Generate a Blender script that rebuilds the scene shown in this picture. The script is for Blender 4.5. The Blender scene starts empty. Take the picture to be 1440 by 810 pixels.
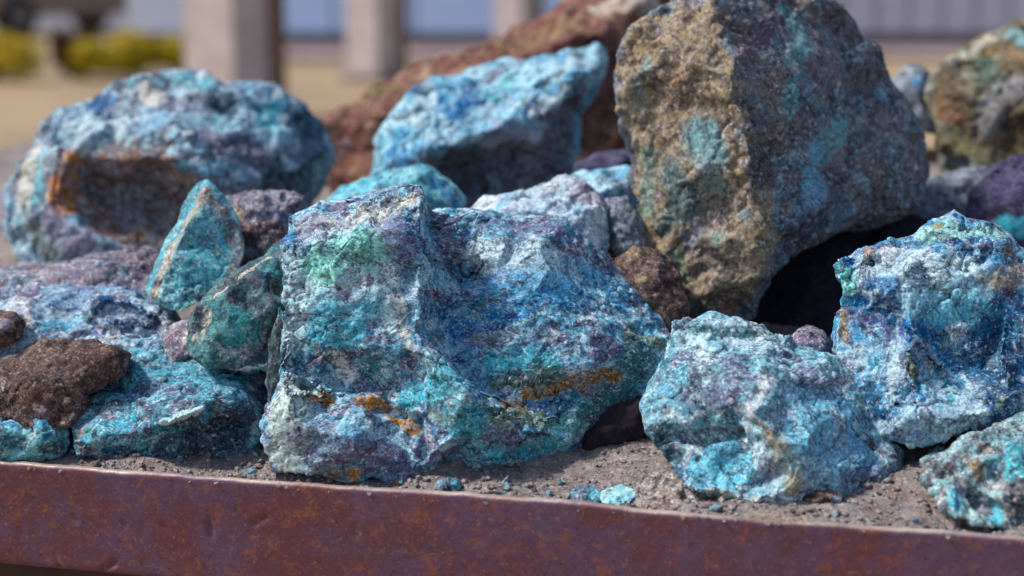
import bpy, bmesh, math, random, time
import numpy as np
from mathutils import Vector, Matrix
from mathutils.geometry import delaunay_2d_cdt
T0 = time.time()
R = math.radians
sc = bpy.context.scene
COL = sc.collection
# ------------------------------------------------------------------ camera
CAM_Z, PITCH, FPX = 1.06, R(10.7), 2400.0
cd = bpy.data.cameras.new('camera')
cam = bpy.data.objects.new('camera', cd)
COL.objects.link(cam)
cam.location = (0, 0, CAM_Z)
cam.rotation_euler = (math.pi / 2 - PITCH, 0, 0)
cd.sensor_width = 36.0
cd.lens = 36.0 * FPX / 1440.0
cd.clip_start, cd.clip_end = 0.05, 500
cd.dof.use_dof = True
cd.dof.focus_distance = 1.56
cd.dof.aperture_fstop = 2.9
sc.camera = cam
# ------------------------------------------------------------------ sky and sun
SUN = Vector((-0.62, 0.02, 0.78)).normalized()      # direction towards the sun
elev = math.asin(SUN.z)
azim = math.atan2(SUN.x, SUN.y)
w = bpy.data.worlds.new('World')
sc.world = w
w.use_nodes = True
wn = w.node_tree
sky = wn.nodes.new('ShaderNodeTexSky')
sky.sky_type = 'NISHITA'
sky.sun_disc = False
sky.sun_elevation = elev
sky.sun_rotation = azim
sky.air_density, sky.dust_density, sky.ozone_density = 1.0, 1.8, 1.0
bgn = wn.nodes['Background']
bgn.inputs['Strength'].default_value = 0.10
wn.links.new(sky.outputs[0], bgn.inputs['Color'])
sd = bpy.data.lights.new('sun', 'SUN')
sd.energy = 2.9
sd.angle = R(9)
sd.color = (1.0, 0.96, 0.90)
sun = bpy.data.objects.new('sun', sd)
COL.objects.link(sun)
sun.location = (-3, 1, 5)
sun.rotation_euler = SUN.to_track_quat('Z', 'Y').to_euler()
vs = sc.view_settings
vs.view_transform, vs.look, vs.gamma, vs.exposure = 'Standard', 'None', 1.0, 0.64
vs.use_curve_mapping = False
sc.cycles.use_denoising = True
sc.cycles.max_bounces = 6

# ------------------------------------------------------------------ numpy noise
rngp = np.random.default_rng(7)
PERM = rngp.permutation(512).astype(np.int32)
PERM = np.concatenate([PERM, PERM, PERM])
GRD = rngp.normal(size=(512, 3)).astype(np.float32)
GRD /= np.linalg.norm(GRD, axis=1, keepdims=True)
RND = rngp.random((512, 3)).astype(np.float32)

def hsh(ix, iy, iz):
    return PERM[PERM[PERM[ix & 511] + (iy & 511)] + (iz & 511)]

def perlin(p):
    p = p.astype(np.float32)
    i = np.floor(p).astype(np.int32)
    f = p - i
    u = f * f * f * (f * (f * 6 - 15) + 10)
    res = np.zeros(len(p), np.float32)
    for dx in (0, 1):
        wx = u[:, 0] if dx else 1 - u[:, 0]
        for dy in (0, 1):
            wy = u[:, 1] if dy else 1 - u[:, 1]
            for dz in (0, 1):
                wz = u[:, 2] if dz else 1 - u[:, 2]
                g = GRD[hsh(i[:, 0] + dx, i[:, 1] + dy, i[:, 2] + dz)]
                d = g[:, 0] * (f[:, 0] - dx) + g[:, 1] * (f[:, 1] - dy) + g[:, 2] * (f[:, 2] - dz)
                res += wx * wy * wz * d
    return res * 1.4

def fbm(p, octv=4, gain=0.5, ridged=False):
    a, s, tot = 1.0, np.zeros(len(p), np.float32), 0.0
    q = p
    for k in range(octv):
        n = perlin(q)
        if ridged:
            n = 1 - 2 * np.abs(n)
        s += a * n
        tot += a
        a *= gain
        q = q * 2.03 + 17.3
    return s / tot

def worley(p):
    """nearest-cell facets: F1, F2 and a random tilt plane per cell"""
    p = p.astype(np.float32)
    i = np.floor(p).astype(np.int32)
    f1 = np.full(len(p), 9, np.float32)
    f2 = f1.copy()
    fac = np.zeros(len(p), np.float32)
    for dx in (-1, 0, 1):
        for dy in (-1, 0, 1):
            for dz in (-1, 0, 1):
                h = hsh(i[:, 0] + dx, i[:, 1] + dy, i[:, 2] + dz)
                v = p - (i + np.array([dx, dy, dz], np.int32)) - RND[h]
                d = np.sqrt((v * v).sum(1))
                near = d < f1
                f2 = np.where(near, f1, np.minimum(f2, d))
                f1 = np.where(near, d, f1)
                fac = np.where(near, (v * GRD[h]).sum(1) + GRD[(h + 99) & 511, 0] * .35, fac)
    return f1, f2, fac

def sstep(a, b, x):
    t = np.clip((x - a) / (b - a), 0, 1)
    return t * t * (3 - 2 * t)

# ------------------------------------------------------------------ geometry of the view
CP, SP = math.cos(PITCH), math.sin(PITCH)

def P(px, py, Y):
    xc, yc = (px - 720) / FPX, (405 - py) / FPX
    d = (xc, CP + yc * SP, -SP + yc * CP)
    k = Y / d[1]
    return Vector((d[0] * k, Y, CAM_Z + d[2] * k))

def to_px(v):
    dx, dy, dz = v[:, 0], v[:, 1], v[:, 2] - CAM_Z
    fw = dy * CP - dz * SP
    up = dy * SP + dz * CP
    return 720 + FPX * dx / fw, 405 - FPX * up / fw, fw

def Y_at_z(px, py, z):
    a = P(px, py, 1.0)
    return (CAM_Z - z) / (CAM_Z - a.z)

RIM_M = P(720, 702, 1.40)
ZR = RIM_M.z
RIM_A = P(0, 650, Y_at_z(0, 650, ZR))
RIM_B = P(1440, 757, Y_at_z(1440, 757, ZR))
RD = (RIM_B - RIM_A).normalized()              # along the rim, to the right
RN = Vector((-RD.y, RD.x, 0))                  # into the planter
RANG = math.atan2(RD.y, RD.x)

def bed_z(x, y):
    s = (x - RIM_A.x) * RN.x + (y - RIM_A.y) * RN.y
    t = np.clip(s, 0, 1.0)
    return ZR - .006 + 0.15 * t - .03 * np.clip(t - .6, 0, 1)

def on_bed(px, py):
    Y = 1.4
    for _ in range(30):
        q = P(px, py, Y)
        zz = float(bed_z(q.x, q.y))
        Y = .5 * Y + .5 * Y_at_z(px, py, zz)
    return Y

# ------------------------------------------------------------------ materials
def lin(c):
    r = []
    for v in c:
        v = v / 255.0
        r.append(v / 12.92 if v <= .04045 else ((v + .055) / 1.055) ** 2.4)
    return (*r, 1.0)

class NT:
    def __init__(s, name, rough=.85, spec=.3):
        s.m = bpy.data.materials.new(name)
        s.m.use_nodes = True
        s.t = s.m.node_tree
        s.b = s.t.nodes['Principled BSDF']
        s.b.inputs['Roughness'].default_value = rough
        s.b.inputs['Specular IOR Level'].default_value = spec
        s.co = s.t.nodes.new('ShaderNodeTexCoord').outputs['Object']

    def n(s, kind, **kw):
        x = s.t.nodes.new(kind)
        for k, v in kw.items():
            setattr(x, k, v)
        return x

    def put(s, sock, v):
        if hasattr(v, 'is_linked') or isinstance(v, bpy.types.NodeSocket):
            s.t.links.new(v, sock)
        else:
            sock.default_value = v

    def mapping(s, loc=(0, 0, 0), rot=(0, 0, 0), scl=(1, 1, 1)):
        x = s.n('ShaderNodeMapping')
        s.t.links.new(s.co, x.inputs['Vector'])
        x.inputs['Location'].default_value = loc
        x.inputs['Rotation'].default_value = rot
        x.inputs['Scale'].default_value = scl
        return x.outputs[0]

    def noise(s, scale, detail=5, rough=.6, dist=0.0, vec=None):
        x = s.n('ShaderNodeTexNoise')
        x.inputs['Scale'].default_value = scale
        x.inputs['Detail'].default_value = detail
        x.inputs['Roughness'].default_value = rough
        x.inputs['Distortion'].default_value = dist
        s.t.links.new(vec if vec is not None else s.co, x.inputs['Vector'])
        return x.outputs['Fac']

    def vor(s, scale, vec=None, feature='F1', out='Distance'):
        x = s.n('ShaderNodeTexVoronoi', feature=feature)
        x.inputs['Scale'].default_value = scale
        s.t.links.new(vec if vec is not None else s.co, x.inputs['Vector'])
        return x.outputs[out]

    def rng(s, v, a, b, c=0.0, d=1.0):
        x = s.n('ShaderNodeMapRange')
        x.interpolation_type = 'SMOOTHSTEP'
        s.put(x.inputs['Value'], v)
        for k, q in zip(('From Min', 'From Max', 'To Min', 'To Max'), (a, b, c, d)):
            x.inputs[k].default_value = q
        return x.outputs[0]

    def math(s, op, a, b=0.5):
        x = s.n('ShaderNodeMath', operation=op)
        s.put(x.inputs[0], a)
        s.put(x.inputs[1], b)
        return x.outputs[0]

    def mix(s, f, a, b, mode='MIX'):
        x = s.n('ShaderNodeMix', data_type='RGBA', blend_type=mode)
        x.clamp_factor = True
        s.put(x.inputs[0], f)
        s.put(x.inputs[6], a)
        s.put(x.inputs[7], b)
        return x.outputs[2]

    def bump(s, h, strength=.5, dist=.002, nrm=None):
        x = s.n('ShaderNodeBump')
        x.inputs['Strength'].default_value = strength
        x.inputs['Distance'].default_value = dist
        s.put(x.inputs['Height'], h)
        if nrm is not None:
            s.t.links.new(nrm, x.inputs['Normal'])
        return x.outputs[0]

    def done(s, col=None, nrm=None):
        if col is not None:
            s.put(s.b.inputs['Base Color'], col)
        if nrm is not None:
            s.t.links.new(nrm, s.b.inputs['Normal'])
        return s.m

def ore(name, base, layers, speck=(.49, .39), speck_dark=(48, 42, 58), speck_amt=.7, pale=(215, 226, 228),
        pale_amt=.5, seed=0, stretch=(1, 1, 1), rot=(0, 0, 0), bump=.5, rough=.82, fine=1.0, grain=.28, sat=1.36):
    """mineral skin: base colour, noise-bounded mineral patches, painted patches from the mesh, fine speckle"""
    s = NT(name, rough, .25)
    v = s.mapping((seed * 3.17, seed * 1.31, seed * .77), rot, stretch)
    c = lin(base)
    for k, (colr, scale, lo, hi, amt) in enumerate(layers):
        vk = s.mapping((seed * 3.17 + 5.1 * k, seed * 1.31 - 2.7 * k, seed * .77 + k), rot, stretch)
        n = s.noise(scale, 6, .62, .8, vk)
        f = s.math('MULTIPLY', s.rng(n, lo, hi), amt)
        c = s.mix(f, c, lin(colr))
    # grains: small cells, each one mineral or another
    nt = s.n('ShaderNodeTexNoise')
    nt.inputs['Scale'].default_value = 55 * fine
    nt.inputs['Detail'].default_value = 5
    s.t.links.new(v, nt.inputs['Vector'])
    wv = s.n('ShaderNodeVectorMath', operation='MULTIPLY_ADD')
    s.t.links.new(nt.outputs['Color'], wv.inputs[0])
    wv.inputs[1].default_value = (.030 / fine,) * 3
    s.t.links.new(v, wv.inputs[2])
    pal = [speck_dark] + [l[0] for l in layers] + [base, pale]
    pal = sorted(pal, key=lambda q: sum(q))
    for (gs, amt, ms) in ((70, grain * .55, 11), (190, grain * .8, 17)):
        vo = s.n('ShaderNodeTexVoronoi')
        vo.inputs['Scale'].default_value = gs * fine
        s.t.links.new(wv.outputs[0], vo.inputs['Vector'])
        sp = s.n('ShaderNodeSeparateColor')
        s.t.links.new(vo.outputs['Color'], sp.inputs[0])
        cr = s.n('ShaderNodeValToRGB')
        els = cr.color_ramp.elements
        while len(els) < len(pal): els.new(.5)
        for k, e in enumerate(els):
            e.position = .08 + .84 * k / (len(pal) - 1)
            e.color = lin(pal[k])
        s.t.links.new(sp.outputs[0], cr.inputs[0])
        msk = s.rng(s.noise(ms, 4, .6, .5, v), .34, .62, .25, 1.0)
        c = s.mix(s.math('MULTIPLY', msk, amt), c, cr.outputs[0])
    at = s.n('ShaderNodeVertexColor', layer_name='mineral')
    pn = s.math('ADD', s.math('MULTIPLY', s.noise(34, 6, .7, .8, v), .5), s.math('MULTIPLY', s.noise(150, 6, .75, .3, v), .5))
    pf = s.rng(s.math('ADD', at.outputs['Alpha'], s.math('MULTIPLY', s.math('SUBTRACT', pn, .5), 2.6)), .18, .66)
    pf = s.math('MULTIPLY', pf, s.rng(at.outputs['Alpha'], .02, .45))
    pc = s.mix(s.rng(s.noise(95, 6, .7, .3, v), .35, .65), at.outputs['Color'], s.mix(.45, at.outputs['Color'], lin(base)))
    pc = s.mix(s.rng(s.noise(60, 6, .7, .3, v), .52, .68, 0, .45), pc, lin(speck_dark))
    c = s.mix(s.math('MULTIPLY', pf, .92), c, pc)
    # veins
    for (vs_, wd, colr, amt) in ((11, .020, speck_dark, .7), (30, .022, speck_dark, .35), (13, .010, pale, .25)):
        n = s.noise(vs_, 8, .62, 1.4, s.mapping((seed * 2.1 + vs_, seed, 3.3), rot, stretch))
        d = s.math('ABSOLUTE', s.math('SUBTRACT', n, .5))
        c = s.mix(s.math('MULTIPLY', s.rng(d, wd, .002), amt), c, lin(colr))
    # fine crystals and specks
    n1 = s.noise(185 * fine, 8, .72, .3, v)
    n2 = s.noise(210 * fine, 6, .7, .2, v)
    c = s.mix(s.math('MULTIPLY', s.rng(n1, speck[0], speck[1]), speck_amt * .9), c, lin(speck_dark))
    c = s.mix(s.math('MULTIPLY', s.rng(n2, .54, .66), pale_amt), c, lin(pale))
    hv = s.noise(420 * fine, 4, .7, 0, v)
    c = s.mix(.6, c, s.mix(s.rng(hv, .32, .68), (.42, .42, .42, 1), (1.5, 1.5, 1.5, 1)), 'MULTIPLY')
    hs = s.n('ShaderNodeHueSaturation')
    hs.inputs['Saturation'].default_value = sat
    s.t.links.new(c, hs.inputs['Color'])
    c = hs.outputs[0]
    b1 = s.bump(s.noise(150 * fine, 8, .72, .5, v), bump * .8, .003)
    b2 = s.bump(s.vor(170 * fine, v), bump * .3, .002, b1)
    return s.done(c, b2)

TUR = [((176, 216, 222), 22, .46, .60, .9), ((104, 100, 124), 26, .52, .62, .85), ((36, 84, 130), 30, .58, .68, .8),
       ((120, 200, 190), 16, .56, .66, .6), ((214, 224, 226), 48, .58, .68, .8)]
M = {}
M['central'] = ore('ore_central', (120, 166, 188), [((82, 146, 166), 9, .50, .62, .8), ((186, 216, 226), 20, .45, .57, .9), ((104, 92, 118), 26, .52, .60, .9),
                   ((44, 84, 140), 26, .57, .64, .8), ((58, 48, 64), 40, .55, .63, .8), ((216, 222, 228), 48, .57, .66, .8)], seed=1, stretch=(1, 1, 1.3), pale_amt=.5, speck_amt=.72)
M['front'] = ore('ore_front', (134, 180, 194), [((92, 150, 164), 8, .50, .62, .8), ((190, 214, 222), 16, .46, .57, .9), ((122, 116, 142), 20, .52, .61, .9),
                 ((54, 90, 126), 30, .56, .64, .75), ((60, 56, 68), 44, .57, .64, .7), ((216, 226, 228), 40, .56, .65, .8)], seed=2, speck_amt=.68, sat=1.28)
M['azure'] = ore('ore_azure', (112, 162, 192), [((48, 92, 148), 8, .52, .62, .85), ((186, 210, 220), 15, .46, .57, .9), ((92, 82, 116), 24, .54, .61, .85),
                 ((30, 58, 110), 20, .57, .65, .85), ((84, 164, 176), 26, .57, .65, .7), ((50, 44, 54), 40, .57, .64, .75), ((214, 222, 222), 48, .57, .66, .85)], seed=3, speck_amt=.68)
M['teal'] = ore('ore_teal', (72, 106, 110), [((96, 152, 156), 26, .48, .60, .8), ((80, 74, 86), 30, .48, .58, .85),
                ((34, 48, 60), 36, .53, .62, .85), ((146, 150, 134), 60, .60, .68, .6)], seed=4, pale_amt=.25, pale=(160, 180, 176))
M['leftfront'] = ore('ore_leftfront', (88, 140, 160), [((52, 98, 120), 9, .50, .60, .8), ((146, 196, 208), 22, .48, .60, .9), ((100, 92, 112), 26, .48, .58, .9),
                     ((30, 44, 62), 30, .53, .61, .9), ((110, 186, 196), 32, .57, .66, .7), ((180, 198, 202), 55, .58, .67, .7)], seed=5, pale_amt=.4, speck_amt=.7)
M['turq'] = ore('ore_turq', (98, 170, 184), [((150, 204, 210), 20, .45, .58, .8), ((60, 120, 138), 30, .51, .61, .75),
                ((98, 94, 108), 36, .57, .65, .7)], seed=6, pale_amt=.4, speck_amt=.6, sat=1.18)
M['pale'] = ore('ore_pale', (186, 200, 210), [((150, 182, 202), 22, .46, .58, .8), ((150, 130, 142), 28, .54, .62, .7),
                ((226, 230, 232), 34, .52, .62, .8)], seed=7, speck_amt=.4)
M['skyblue'] = ore('ore_skyblue', (136, 184, 206), [((190, 218, 226), 18, .44, .56, .85), ((70, 118, 172), 16, .53, .61, .85),
                   ((112, 106, 124), 24, .53, .61, .8), ((150, 206, 208), 26, .55, .64, .7)], seed=8, speck_amt=.45)
M['backleft'] = ore('ore_backleft', (140, 170, 190), [((188, 212, 222), 14, .44, .56, .85), ((98, 90, 108), 15, .49, .58, .9),
                    ((44, 48, 66), 14, .53, .61, .9), ((120, 180, 192), 20, .55, .64, .7), ((212, 216, 214), 34, .55, .65, .8)], seed=9)
M['big'] = ore('ore_big', (116, 112, 116), [((92, 134, 152), 20, .47, .59, .85), ((84, 74, 82), 24, .49, .58, .9),
               ((42, 50, 66), 30, .55, .63, .8), ((150, 176, 190), 50, .57, .65, .8), ((134, 120, 110), 34, .58, .66, .7)],
               seed=10, pale=(184, 188, 194), pale_amt=.6, bump=.7, sat=1.05)
M['red'] = ore('ore_red', (98, 50, 44), [((134, 82, 64), 14, .50, .62, .75), ((90, 48, 46), 16, .50, .60, .9),
               ((190, 164, 132), 18, .56, .66, .7)], seed=11, speck_dark=(50, 28, 28), pale=(196, 172, 146), pale_amt=.3, sat=1.0)
M['brown'] = ore('ore_brown', (82, 58, 56), [((64, 42, 44), 30, .46, .58, .85), ((136, 112, 98), 34, .53, .62, .75),
                 ((104, 76, 44), 26, .56, .64, .7)], seed=12, speck_dark=(30, 22, 24), pale=(178, 160, 152), pale_amt=.4, speck_amt=.7, sat=.95)
M['ochre'] = ore('ore_ochre', (104, 86, 40), [((92, 62, 32), 14, .50, .60, .85), ((128, 148, 152), 16, .54, .62, .8),
                 ((168, 160, 116), 18, .56, .66, .7), ((60, 62, 42), 22, .55, .64, .8)], seed=13, speck_dark=(44, 34, 22), pale=(206, 204, 170), pale_amt=.3, sat=.9)
M['violet'] = ore('ore_violet', (124, 114, 126), [((166, 156, 164), 22, .46, .58, .85), ((72, 58, 72), 18, .49, .58, .9),
                  ((130, 164, 180), 20, .55, .63, .8), ((140, 106, 98), 26, .56, .64, .7)], seed=14, pale_amt=.5)
M['darkviolet'] = ore('ore_darkviolet', (66, 60, 82), [((92, 92, 114), 22, .5, .62, .8), ((38, 34, 48), 26, .52, .62, .8)], seed=15, pale_amt=.2, pale=(140, 140, 156))
M['grey'] = ore('ore_grey', (120, 126, 136), [((156, 162, 168), 24, .48, .6, .8), ((84, 84, 96), 28, .52, .62, .8)], seed=16, pale_amt=.3)
M['rubble'] = ore('ore_rubble', (126, 154, 178), [((186, 206, 216), 20, .44, .56, .85), ((132, 116, 130), 18, .49, .57, .9),
                  ((44, 76, 116), 24, .54, .62, .85), ((212, 210, 208), 36, .56, .65, .8), ((140, 104, 96), 22, .60, .67, .7)], seed=17, pale_amt=.5)
M['tanlump'] = ore('ore_tan', (150, 136, 130), [((116, 102, 100), 34, .5, .6, .8), ((190, 180, 172), 46, .55, .65, .7)], seed=18, speck_amt=.4)
M['corner'] = ore('ore_corner', (124, 162, 168), [((172, 200, 204), 26, .44, .58, .85), ((84, 76, 78), 30, .50, .58, .9),
                  ((140, 112, 98), 34, .55, .62, .8), ((40, 54, 60), 34, .55, .63, .85), ((210, 220, 220), 60, .57, .66, .8)], seed=19, bump=.7, speck_amt=.7)
M['chip'] = ore('ore_chip', (132, 200, 208), [((176, 222, 226), 60, .45, .6, .8), ((70, 140, 170), 80, .55, .65, .6)], seed=20, speck_amt=.25, fine=1.3, grain=.3, sat=1.0)
M['gap'] = ore('gap_shade_black', (34, 28, 32), [((24, 20, 24), 24, .48, .6, .8), ((44, 38, 44), 30, .56, .66, .6)], seed=44, pale=(64, 58, 64), pale_amt=.2)  # near-black colour standing in for the shade in the hollows

def plain(name, colr, var=None, scale=3.0, rough=.7, bump=0, metal=0.0):
    s = NT(name, rough, .3)
    c = lin(colr)
    n = s.noise(scale, 6, .6)
    c2 = lin(var) if var else tuple(min(1, x * .7) for x in c[:3]) + (1,)
    cc = s.mix(s.rng(n, .35, .65), c, c2)
    s.b.inputs['Metallic'].default_value = metal
    return s.done(cc, s.bump(s.noise(scale * 12, 5), .4, bump) if bump else None)

# ------------------------------------------------------------------ object helpers
def tag(o, label=None, cat=None, group=None, kind=None):
    if label: o['label'] = label
    if cat: o['category'] = cat
    if group: o['group'] = group
    if kind: o['kind'] = kind
    return o

def link(name, me, mat=None, parent=None, loc=None):
    o = bpy.data.objects.new(name, me)
    COL.objects.link(o)
    if mat is not None and me is not None:
        me.materials.clear()
        me.materials.append(mat)
    if loc is not None: o.location = loc
    if parent is not None: o.parent = parent
    return o

def from_np(name, v, f, smooth=True):
    me = bpy.data.meshes.new(name)
    me.from_pydata([tuple(x) for x in v], [], f)
    me.update()
    if smooth:
        me.polygons.foreach_set('use_smooth', np.ones(len(me.polygons), bool))
    return me

def get_co(me):
    a = np.empty(len(me.vertices) * 3, np.float32)
    me.vertices.foreach_get('co', a)
    return a.reshape(-1, 3)

def set_co(me, a):
    me.vertices.foreach_set('co', np.ascontiguousarray(a, np.float32).ravel())
    me.update()

def get_no(me):
    a = np.empty(len(me.vertices) * 3, np.float32)
    me.vertex_normals.foreach_get('vector', a)
    return a.reshape(-1, 3)

def smooth_co(me, a, it, k=.5):
    e = np.empty(len(me.edges) * 2, np.int32)
    me.edges.foreach_get('vertices', e)
    e = e.reshape(-1, 2)
    cnt = np.bincount(e.ravel(), minlength=len(a)).astype(np.float32)[:, None]
    for _ in range(it):
        acc = np.stack([np.bincount(e[:, 0], a[e[:, 1], q], len(a)) + np.bincount(e[:, 1], a[e[:, 0], q], len(a)) for q in range(3)], 1)
        a = a + k * (acc / np.maximum(cnt, 1) - a)
    return a.astype(np.float32)

def seg_dist(p, pts):
    """distance of every point to a 3-D polyline"""
    if len(pts) == 1:
        return np.linalg.norm(p - pts[0], axis=1)
    best = np.full(len(p), 9, np.float32)
    for a, b in zip(pts[:-1], pts[1:]):
        ab = b - a
        t = np.clip(((p - a) @ ab) / max(1e-9, ab @ ab), 0, 1)
        best = np.minimum(best, np.linalg.norm(p - a - t[:, None] * ab, axis=1))
    return best

def surf_pts(v, pts):
    """the place on the rock's surface (real 3-D) that each stroke point names"""
    X, Yp, fw = to_px(v)
    out = []
    for (x, y) in pts:
        d = (X - x) ** 2 + (Yp - y) ** 2
        c = np.where(d < 49)[0]
        if len(c) == 0:
            c = np.argsort(d)[:6]
        out.append(v[c[np.argmin(fw[c])]])
    return np.array(out, np.float32)

C = dict(pale=(206, 222, 226), white=(226, 230, 232), turq=(108, 178, 188), cyan=(130, 196, 214), sky=(128, 176, 212), green=(124, 198, 180),
         dgreen=(66, 106, 98), blue=(54, 94, 146), navy=(34, 50, 84), violet=(112, 104, 130), mauve=(156, 146, 164), plum=(98, 74, 92),
         dark=(46, 44, 56), black=(28, 26, 30), ochre=(178, 122, 40), rust=(134, 84, 48), olive=(112, 112, 66), lime=(146, 154, 88), tan=(166, 142, 104),
         cream=(214, 206, 188), brown=(88, 62, 52), grey=(130, 130, 140), red=(140, 74, 62), stone=(130, 120, 118))

def rock(name, label, mat, Y0, out, inn=(), back=.14, vox=.003, seed=0, big=.006, chip=.010, chipf=22, mid=.004, fine=.0014,
         paint=(), carve=(), lean=.5, bulge=.04, group='loose ore rocks', cat='rock', smooth=1, knob=0.0, knobf=70, strata=None, facet=.115, facet_lev=3, chops=14):
    px2m = Y0 / FPX
    ymax = max(q[1] for q in out)
    O = []
    for q in out:
        d = q[2] if len(q) > 2 else lean * (ymax - q[1]) * px2m
        O.append((q[0], q[1], d))
    cx = sum(q[0] for q in O) / len(O)
    cy = sum(q[1] for q in O) / len(O)
    if not inn:
        rr = random.Random(seed)
        inn = []
        for q in O[::2]:
            k = rr.uniform(.45, .7)
            inn.append([(cx + (q[0] - cx) * k, cy + (q[1] - cy) * k, lean * (ymax - (cy + (q[1] - cy) * k)) * px2m - bulge * rr.uniform(.5, 1.1))])
        inn.append([(cx, cy, lean * (ymax - cy) * px2m - bulge * rr.uniform(.8, 1.2))])
    pts = [(a, b) for a, b, _ in O]
    dd = [d for *_, d in O]
    n = len(O)
    edges = [(i, (i + 1) % n) for i in range(n)]
    for line in inn:
        k0 = len(pts)
        for q in line:
            pts.append((q[0], q[1]))
            dd.append(q[2])
        edges += [(k0 + i, k0 + i + 1) for i in range(len(line) - 1)]
    res = delaunay_2d_cdt([Vector(p) for p in pts], edges, [], 1, 1e-3)
    rv, rf, ov = res[0], res[2], res[3]
    V = []
    for i, v2 in enumerate(rv):
        src = ov[i]
        d = dd[src[0]] if src else 0.05
        V.append(P(v2.x, v2.y, Y0 + d))
    idx = {}
    for i, src in enumerate(ov):
        for s_ in src:
            if s_ < n: idx[s_] = i
    ring = [idx[i] for i in range(n)]
    cen = sum((V[i] for i in ring), Vector()) / n
    F = [list(f) for f in rf]
    prev = ring
    for (sc_, dep) in ((.985, .30), (.86, .68), (.56, 1.0)):
        new = []
        for i_, i in enumerate(ring):
            v = V[i]
            ym = cen.y + (v.y - cen.y) * (1 - .55 * dep)
            new.append(len(V))
            nv_ = P(cx + (O[i_][0] - cx) * sc_, cy + (O[i_][1] - cy) * sc_, ym + back * dep)
            nv_.z = max(nv_.z, min(v.z, cen.z))
            V.append(nv_)
        for a in range(n):
            b = (a + 1) % n
            F.append([prev[a], prev[b], new[b], new[a]])
        prev = new
    F.append(list(reversed(prev)))
    bm = bmesh.new()
    bv = [bm.verts.new(v) for v in V]
    for f in F:
        try: bm.faces.new([bv[i] for i in f])
        except ValueError: pass
    bmesh.ops.recalc_face_normals(bm, faces=bm.faces)
    # fracture: split the planes again and again, each time breaking some of them
    rj = random.Random(seed * 77 + 5)
    for lev in range(facet_lev):
        bmesh.ops.triangulate(bm, faces=bm.faces, quad_method='SHORT_EDGE')
        bm.verts.ensure_lookup_table()
        bm.normal_update()
        nv = len(bm.verts)
        mids = {}
        el = sorted(e.calc_length() for e in bm.edges)
        lim = el[len(el) // 2] * .55
        es = [e for e in bm.edges if e.calc_length() > lim]
        bmesh.ops.subdivide_edges(bm, edges=es, cuts=1, use_grid_fill=False)
        bm.verts.ensure_lookup_table()
        bm.normal_update()
        for v_ in bm.verts[nv:]:
            L = sum(e.calc_length() for e in v_.link_edges) / len(v_.link_edges)
            g_ = rj.gauss(0, 1)
            if rj.random() < .45: g_ *= .25
            v_.co += v_.normal * (g_ * L * facet) + Vector((rj.gauss(0, .09), rj.gauss(0, .09), rj.gauss(0, .09))) * L
    me0 = bpy.data.meshes.new('t')
    bm.to_mesh(me0)
    bm.free()
    tmp = bpy.data.objects.new('t', me0)
    COL.objects.link(tmp)
    md = tmp.modifiers.new('r', 'REMESH')
    md.mode, md.voxel_size, md.adaptivity = 'VOXEL', vox, 0
    dg = bpy.context.evaluated_depsgraph_get()
    me = bpy.data.meshes.new_from_object(tmp.evaluated_get(dg))
    bpy.data.objects.remove(tmp)
    bpy.data.meshes.remove(me0)
    a = smooth_co(me, get_co(me), smooth)
    set_co(me, a)
    off = np.array([seed * 3.7, seed * 1.9, seed * 5.3], np.float32)
    for (cpts, rpx, depth) in carve:                 # hollows (+) and ribs (-)
        sp = surf_pts(a, cpts)
        r = rpx * px2m
        wob = 1 + .45 * perlin(a * 45 + off)
        k = 1 - sstep(.25, 1.0, seg_dist(a, sp) / (r * wob))
        no = get_no(me)
        a = a - no * (k * depth)[:, None]
        set_co(me, a)
    # fracture planes: knock flat facets off the surface
    rc = np.random.default_rng(seed + 1000)
    ext = float(np.ptp(a[:, 0]) + np.ptp(a[:, 2])) / 2
    for (cnt, rr_, hh) in ((chops, .24, .012), (chops * 4, .13, .008), (chops * 8, .065, .0045)):
        no = get_no(me)
        for _ in range(cnt):
            k = rc.integers(len(a))
            n_ = no[k] + rc.normal(0, .2, 3).astype(np.float32)
            n_ /= np.linalg.norm(n_)
            dv = a - a[k]
            R_ = ext * rr_ * rc.uniform(.6, 1.3)
            sd_ = dv @ n_ + ext * hh * rc.uniform(.15, 1.0)
            d2 = (dv * dv).sum(1)
            m_ = (sd_ > 0) & (d2 < R_ * R_) & (no @ n_ > .15)
            if m_.any():
                cut = np.minimum(sd_[m_], ext * hh * 2.0) * (1 - sstep(.55, 1.0, d2[m_] / (R_ * R_)))
                a[m_] -= n_ * cut[:, None]
        set_co(me, a)
    a = smooth_co(me, a, 1, .18)
    set_co(me, a)
    no = get_no(me)
    q = a.copy()
    if strata is not None:
        q = q @ np.array(strata, np.float32)
    wv = np.stack([perlin(q * 14 + off + 7 * k) for k in range(3)], 1) * .018
    h = big * .8 * perlin(q * 9 + off)
    f1, f2, fac = worley((q + wv) * chipf * 2.2 + off)
    h += chip * .16 * fac
    h -= mid * 1.0 * (1 - sstep(.0, .07, f2 - f1)) * sstep(.0, .18, perlin(q * 12 + off + 77))
    a = a + no * h[:, None]
    set_co(me, a)
    no = get_no(me)
    patch = .12 + .88 * sstep(-.15, .35, perlin(q * 15 + off + 21))
    h = mid * .5 * patch * fbm(q * 60 + off, 3, .55, True) + fine * 1.3 * patch * fbm(q * 190 + off, 3, .6)
    pit = sstep(.25, .5, perlin(q * 85 + off + 3.3)) * sstep(-.05, .25, perlin(q * 16 + off + 9))
    h -= pit * mid * .7
    if knob:
        g1, g2, _ = worley((q + wv) * knobf + off)
        h += knob * (0.55 - g1)
    a = a + no * h[:, None]
    # colour patches: other minerals, and on some rocks painted shade, bounded by noise
    colr = np.zeros((len(a), 4), np.float32)
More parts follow.
